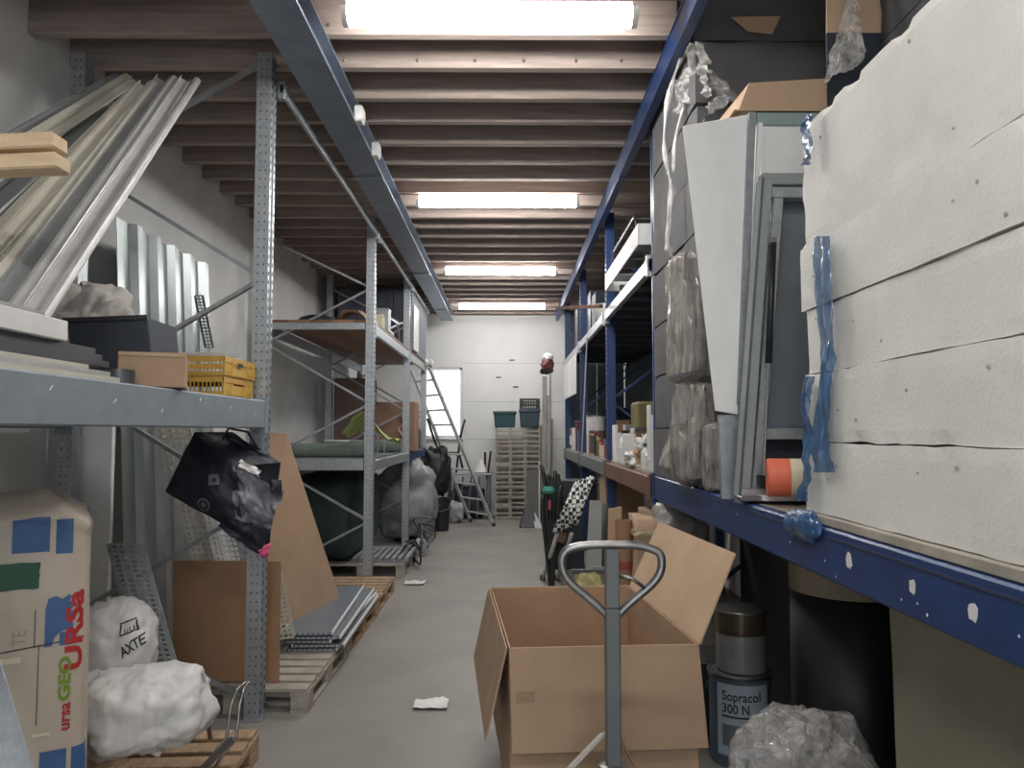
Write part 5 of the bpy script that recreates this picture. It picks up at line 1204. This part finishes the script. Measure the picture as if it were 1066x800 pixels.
# olive drum and dark machinery behind
a = at(664, 440, 6.9); r = root('olive_drum', (at(672, 430, 6.9).x+.05, 7.1, S2), 'olive yellow metal case at the back of the brown-beamed shelf', 'case')
MB().box(a.x, a.x+.3, 6.95, 7.3, S2, at(664, 418, 6.9).z).build('body', olive, r, bevel=.02); MB().box(a.x-.01, a.x+.31, 6.94, 7.31, S2+.3, S2+.33).build('band', darksteel, r)
sack('tool_heap', 'dark heap of hand tools behind the papers', 'tools', (1.4, 6.6, S2+.2), (.3, .45, .4), 105, darksteel, amp=.28, freq=6)
sack('tool_heap', 'grey heap of fittings behind the white cartons', 'tools', (1.78, 6.9, S2+.2), (.36, .5, .4), 107, galv2, amp=.28, freq=6)
tag(MB().obox((1.12, 6.6, S2+.03), (.22, .3, .012), Matrix.Rotation(.12, 3, 'Y')).build('clip_board', darksteel, bevel=.003), 'dark flat board with papers at the shelf edge', 'board')
tag(MB().obox((1.14, 6.15, S2+.0125), (.2, .25, .02), Matrix.Rotation(.2, 3, 'Z')).build('paper_stack', whitep, bevel=.003), 'small stack of white sheets on the brown-beamed shelf', 'paper')
r = root('price_sign', (1.03, 9.3, S2), 'small framed dark card hanging between the blue posts', 'sign')
p = at(609, 458, 8.0); MB().box(1.03, 1.05, 9.1, 9.5, S2, S2+.26).build('card_face', inkdark, r); MB().box(1.02, 1.032, 9.08, 9.52, S2-.0, S2+.02).build('card_frame', cardpale, r); MB().box(1.02, 1.032, 9.08, 9.52, S2+.24, S2+.26).build('card_frame', cardpale, r)
sack('dark_sacks', 'dark sack at the far end of the blue shelf', 'sack', (1.65, 11.5, S2+.3), (.6, 1.2, .6), 109, navybox, amp=.14)
tag(MB().tube([(.93, 8.9, 2.69), (.93, 9.6, S2+.02)], .008, 6).build('thin_cord', whitep), 'thin pale rod leaning between shelf levels near the blue post', 'rod')
for k, (y0, y1, lb) in enumerate(((5.35, 7.5, 'nearest added dark board darkening the back of the blue rack'), (7.85, 10.3, 'middle added dark board darkening the back of the blue rack'), (10.6, 13.0, 'farthest added dark board darkening the back of the blue rack'))):
    r = root('added_dark_board', (2.02, (y0+y1)/2, S2), lb, 'board', 'added dark boards behind the blue shelves')  # boards added to darken the bright wall behind the shelves
    n_ = 4; w_ = (y1-y0)/n_
    for q in range(n_): MB().box(2.0, 2.02, y0+q*w_+.004, y0+(q+1)*w_-.004, S2, 2.68).build('panel', bshade, r, bevel=.003)
    for z in (S2+.3, 2.3): MB().box(2.02, 2.04, y0, y1, z, z+.06).build('batten', bshade, r)
r = root('added_end_screen', (1.55, 13.4, 0), 'added dark screen darkening the far end of the blue rack', 'screen')  # panels added so the rack end looks shaded
for q in range(4): MB().box(1.1+q*.235, 1.325+q*.235, 13.36, 13.385, 0, 3.7).build('panel', bshade, r, bevel=.003)
for z in (1.6, 3.3): MB().box(1.1, 2.03, 13.385, 13.41, z, z+.06).build('batten', bshade, r)
# upper shelf
U = 2.807
def tray_frame():
    r = root('steel_trough', (1.2, 6.4, U), 'white steel trough with open underside jutting from the upper blue shelf', 'trough')
    x0, x1, y0, y1, z0, z1 = .965, 1.27, 5.6, 7.5, U+.17, U+.33
    MB().box(x0, x0+.012, y0, y1, z0, z1).build('long_side', white, r, bevel=.003); MB().box(x1-.012, x1, y0, y1, z0, z1).build('long_side', white, r, bevel=.003)
    MB().box(x0+.012, x1-.012, y0, y0+.012, z0, z1).build('end_plate', white, r, bevel=.003); MB().box(x0+.012, x1-.012, y1-.012, y1, z0, z1).build('end_plate', white, r, bevel=.003)
    for k in range(3): MB().box(x0+.012, x1-.012, y0+.12+k*.62, y0+.42+k*.62, z0+.05, z0+.065).build('cross_plate', (galv, darksteel, whitep)[k], r)
    for k in range(2): MB().box(x0+.1, x1, y0+.25+k*1.3, y0+.33+k*1.3, U, z0-.001).build('support_block', woodgrey, r)
    MB().tube([(x0+.04, y0+.2, z1), (x0+.04, y0+.3, z1+.12), (x1-.04, y0+.3, z1+.12), (x1-.04, y0+.2, z1)], .01, 6).build('wire_bail', chrome, r)
    MB().tube([(x0+.03, y1-.2, z1), (x0+.03, y1-.4, z1+.14), (x0+.03, y0+.3, z1+.14), (x0+.03, y0+.2, z1)], .01, 6).build('wire_bail', chrome, r)
    return r
tray_frame()
tag(MB().bar(at(580, 321, 8.6), at(626, 319, 7.6), .04, .035).build('rusty_bar', rust, bevel=.003), 'rusty square bar poking out from the upper blue shelf', 'metal bar')
p = at(615, 345, 8.3); r = root('white_basin', (1.1, 8.6, U), 'white curved basin edge on the upper shelf past the blue post', 'basin')
MB().lathe((1.14, 8.6, U), [(.1, 0), (.19, .16), (.2, .2), (.185, .2), (.09, .02)], 26).build('bowl', whitep, r, smooth=True); MB().lathe((1.14, 8.6, U+.195), [(.2, 0), (.21, .01), (.19, .015)], 26).build('rim', whitep, r)
for k, (y, h, m, lb) in enumerate(((9.3, .5, navybox, 'dark upright box on the upper shelf near the basin'), (9.9, .62, bluedark, 'dark blue upright box on the upper shelf'), (10.9, .6, galv2, 'grey upright box on the far upper shelf'), (11.7, .7, navybox, 'tall dark box on the far upper shelf'))):
    carton('storage_box', 1.08, 1.75, y, y+.45, U, U+h, m, lb, tp=False)
# white panel hanging on the far side of the blue rack
a, b = at(575, 366, 13.0), at(589, 366, 10.5)
r = root('white_sign_board', (.96, 11.6, 2.1), 'long white board fixed along the far blue rack', 'sign board')
for k in range(3): MB().box(.95, .965, 10.65+k*.72, 11.35+k*.72, 2.12, 2.68).build('board', whitep if k != 1 else white, r, bevel=.003)
MB().box(.965, .98, 10.65, 12.8, 2.66, 2.70).build('top_rail', galv, r)
# red-white bag on pole
p = at(570, 380, 13.5)
r = root('red_bag', tuple(p), 'red and white bag hanging on a thin pole by the back wall', 'bag')
sack_mb((p.x, 13.5, p.z-.02), (.2, .2, .26), 111, amp=.15).build('red_body', maroon, r, smooth=True); sack_mb((p.x+.02, 13.5, p.z+.14), (.16, .16, .12), 112, amp=.2).build('white_top', whitep, r, smooth=True); sack_mb((p.x-.05, 13.45, p.z-.12), (.16, .14, .1), 113, amp=.2).build('dark_base', black, r, smooth=True)
MB().tube([(p.x+.05, 13.52, 0), (p.x+.05, 13.52, p.z)], .012, 8).build('pole', galv, r)

# ================================================================== RIGHT: below the middle shelves
carton('carton', .98, 1.32, 5.3, 5.75, 0, at(660, 535, 5.3).z, card, 'tall tan carton below the brown beam behind the truck handle', rz=.05)
c2 = carton('carton', 1.0, 1.36, 4.72, 5.1, 0, at(665, 560, 4.8).z-.02, card, 'tape-banded tan carton in front of the tall one', rz=.02) if False else None
a0 = at(660, 600, 5.0)
r = root('wrapped_box', (at(668, 560, 5.0).x, 5.0, 0), 'bulging brown cardboard parcel with shiny tape beside the raised flap', 'parcel')
xa, xb = at(657, 560, 4.95).x, at(686, 560, 4.95).x
mbx = slab_mb(xa, xb, 4.85, 5.12, .3, at(668, 537, 4.95).z, n=(8, 6, 10), amp=.03, seed=3, chip=.02).build('body', card, r, smooth=True)
slab_mb(xa+.02, xb-.05, 4.86, 5.1, 0, .3, n=(6, 6, 6), amp=.02, seed=8, chip=.02).build('lower_part', carddark, r, smooth=True)
zz = at(668, 554, 4.9).z; MB().box(xa-.006, xb+.006, 4.83, 5.13, zz-.015, zz+.015).build('tape', film('shiny_tape', (.7, .6, .4), .7, .1), r)
r = root('cardboard_tube', (at(649, 560, 5.0).x, 4.98, 0), 'brown cardboard tube with dark hollow standing by the parcel', 'tube')
xx = at(650, 560, 4.95).x; zt_ = at(650, 542, 4.95).z
MB().lathe((xx, 4.98, 0), [(.052, 0), (.054, zt_), (.046, zt_), (.045, zt_-.25)], 24, cap=False).build('tube_wall', carddark, r, smooth=False); MB().lathe((xx, 4.98, zt_*.7), [(.0555, 0), (.0555, .05)], 24, cap=False).build('tape', redp, r)
MB().lathe((xx, 4.98, zt_-.25), [(.044, 0), (.044, .004)], 20).build('hollow_floor', blackm, r)
tag(MB().hexa([(at(630, 600, 5.15).x, 5.15, 0), (at(645, 600, 5.15).x, 5.15, 0), (at(645, 600, 5.15).x, 5.17, 0), (at(630, 600, 5.15).x, 5.17, 0), (at(634, 600, 5.3).x, 5.3, at(640, 530, 5.3).z), (at(648, 600, 5.3).x, 5.3, at(640, 528, 5.3).z), (at(648, 600, 5.3).x, 5.32, at(640, 528, 5.3).z), (at(634, 600, 5.3).x, 5.32, at(640, 530, 5.3).z)]).build('cardboard_sheet', card), 'narrow cardboard sheet leaning below the brown beam', 'cardboard sheet')
carton('carton', .80+.2, 1.4, 7.9, 8.4, .5, at(612, 497, 7.9).z, card, 'tan carton under the grey-green beam behind the chequered tubes')
carton('carton', 1.0, 1.45, 7.85, 8.5, 0, .498, carddark, 'dark lower carton supporting the tan one')
tag(MB().hexa([(at(606, 600, 6.3).x, 6.3, 0), (at(625, 600, 6.3).x, 6.25, 0), (at(625, 600, 6.3).x, 6.28, 0), (at(606, 600, 6.3).x, 6.33, 0), (at(618, 520, 6.6).x, 6.9, .98), (at(630, 520, 6.6).x, 6.85, .98), (at(630, 520, 6.6).x, 6.88, .98), (at(618, 520, 6.6).x, 6.93, .98)]).build('grey_plank', mat('grey_lino', (.20, .205, .195), .6)), 'grey plank leaning beside the chequered tubes', 'plank')
tag(MB().lathe((at(612, 600, 6.6).x+.1, 7.0, 0), [(.03, 0), (.07, 0), (.07, .95), (.03, .95)], 20, axis=(.12, .25, 1)).build('grey_roll', mat('grey_roll', (.16, .165, .155), .7)), 'grey roll leaning between the plank and the cartons', 'roll')
tag(MB().box(.62, .86, 5.6, 5.63, 0, .62).build('grey_sheet', mat('blue_grey_card', (.2, .2, .22), .7)), 'grey sheet standing behind the open carton', 'sheet')
r = root('label_bag', (.55, 5.2, 0), 'low bag with yellow print behind the open carton', 'bag')
sack_mb((.55, 5.2, .33), (.24, .2, .66), 121, amp=.06).build('body', mat('yellow_print', (.45, .42, .18), .6, var=.5, scale=20), r, smooth=True); MB().bar((.43, 5.18, .665), (.67, 5.18, .665), .03, .03).build('top_seam', darksteel, r)
# chequered tubes with metal legs
r = root('chequered_tubes', (.45, 8.3, 0), 'bundle of black and white chequered tubes leaning in the aisle', 'tubes')
lo, hi = at(588, 555, 7.6), at(609, 503, 7.75)
for k in range(5):
    off = Vector((-.10+.05*k, .02*(k % 2), .02*k))
    MB().tube([lo+off, hi+off*.75], .029, 10).build('tube', check, r, smooth=True)
for px in (565, 580):
    MB().tube([atz(px, 604, .0), at(px+15, 556, 7.6)], .022, 8).build('leg', alu, r, smooth=True); q = atz(px, 604, 0); MB().lathe((q.x, q.y, 0), [(.03, 0), (.03, .05)], 10).build('rubber_foot', black, r)
MB().obox(at(585, 560, 7.6), (.07, .03, .1), Matrix.Rotation(.3, 3, 'Y')).build('joint_block', rust, r)
# black umbrella-like handles bundle
r = root('handle_bundle', tuple(atz(575, 612, 0)), 'bundle of black tool handles standing upright beside the chequered tubes', 'tools')
for k, (x0_, y0_, x1_, y1_) in enumerate(((575, 612, 572, 500), (576, 612, 566, 490), (574, 612, 578, 496), (575, 612, 582, 512), (573, 612, 563, 520))):
    q0 = atz(x0_, y0_, 0); q1 = at(x1_, y1_, 8.0); MB().tube(smooth_pts([q0, q0.lerp(q1, .5)+Vector((-.0, 0, 0)), q1, q1+Vector((.03*(k-2), .05, .05))], 2), .02, 8).build('handle', black, r, smooth=True)
MB().lathe(at(571, 514, 7.95), [(.05, 0), (.07, .03), (.05, .07)], 14).build('teal_knob', mat('teal_plastic', (.06, .28, .24), .5), r)
MB().obox(at(572, 526, 7.9), (.03, .03, .09), Matrix.Identity(3)).build('red_tag', redp, r)
q = at(577, 497, 8.9); sack('foliage_garland', 'green plastic foliage behind the tool handles', 'foliage', (q.x-.02, 8.9, q.z-.38), (.24, .22, .75), 131, mat('leaf_green', (.02, .045, .028), .8, var=.5, scale=30), amp=.14, freq=6, px=.9)
q = at(590, 512, 9.0); carton('dark_case', q.x-.14, q.x+.2, 9.0, 9.4, 0, q.z+.12, navybox, 'dark case standing behind the chequered tubes', tp=False)
# debris on the floor
for k, (px, py, sx_, lb) in enumerate(((432, 607, .16, 'scrap of white paper on the floor by the pallets'), (449, 733, .15, 'crumpled white scrap on the floor left of the open carton'))):
    q = atz(px, py, .012); mb = MB().grid(lambda u, v: q + Vector(((u-.5)*sx_*1.3, (v-.5)*sx_, .012*fbm((u*3, v*3, k), 1.3, 4+k)+.006)), 10, 8)
    tag(mb.build('paper_scrap', whitep, smooth=True), lb, 'paper')
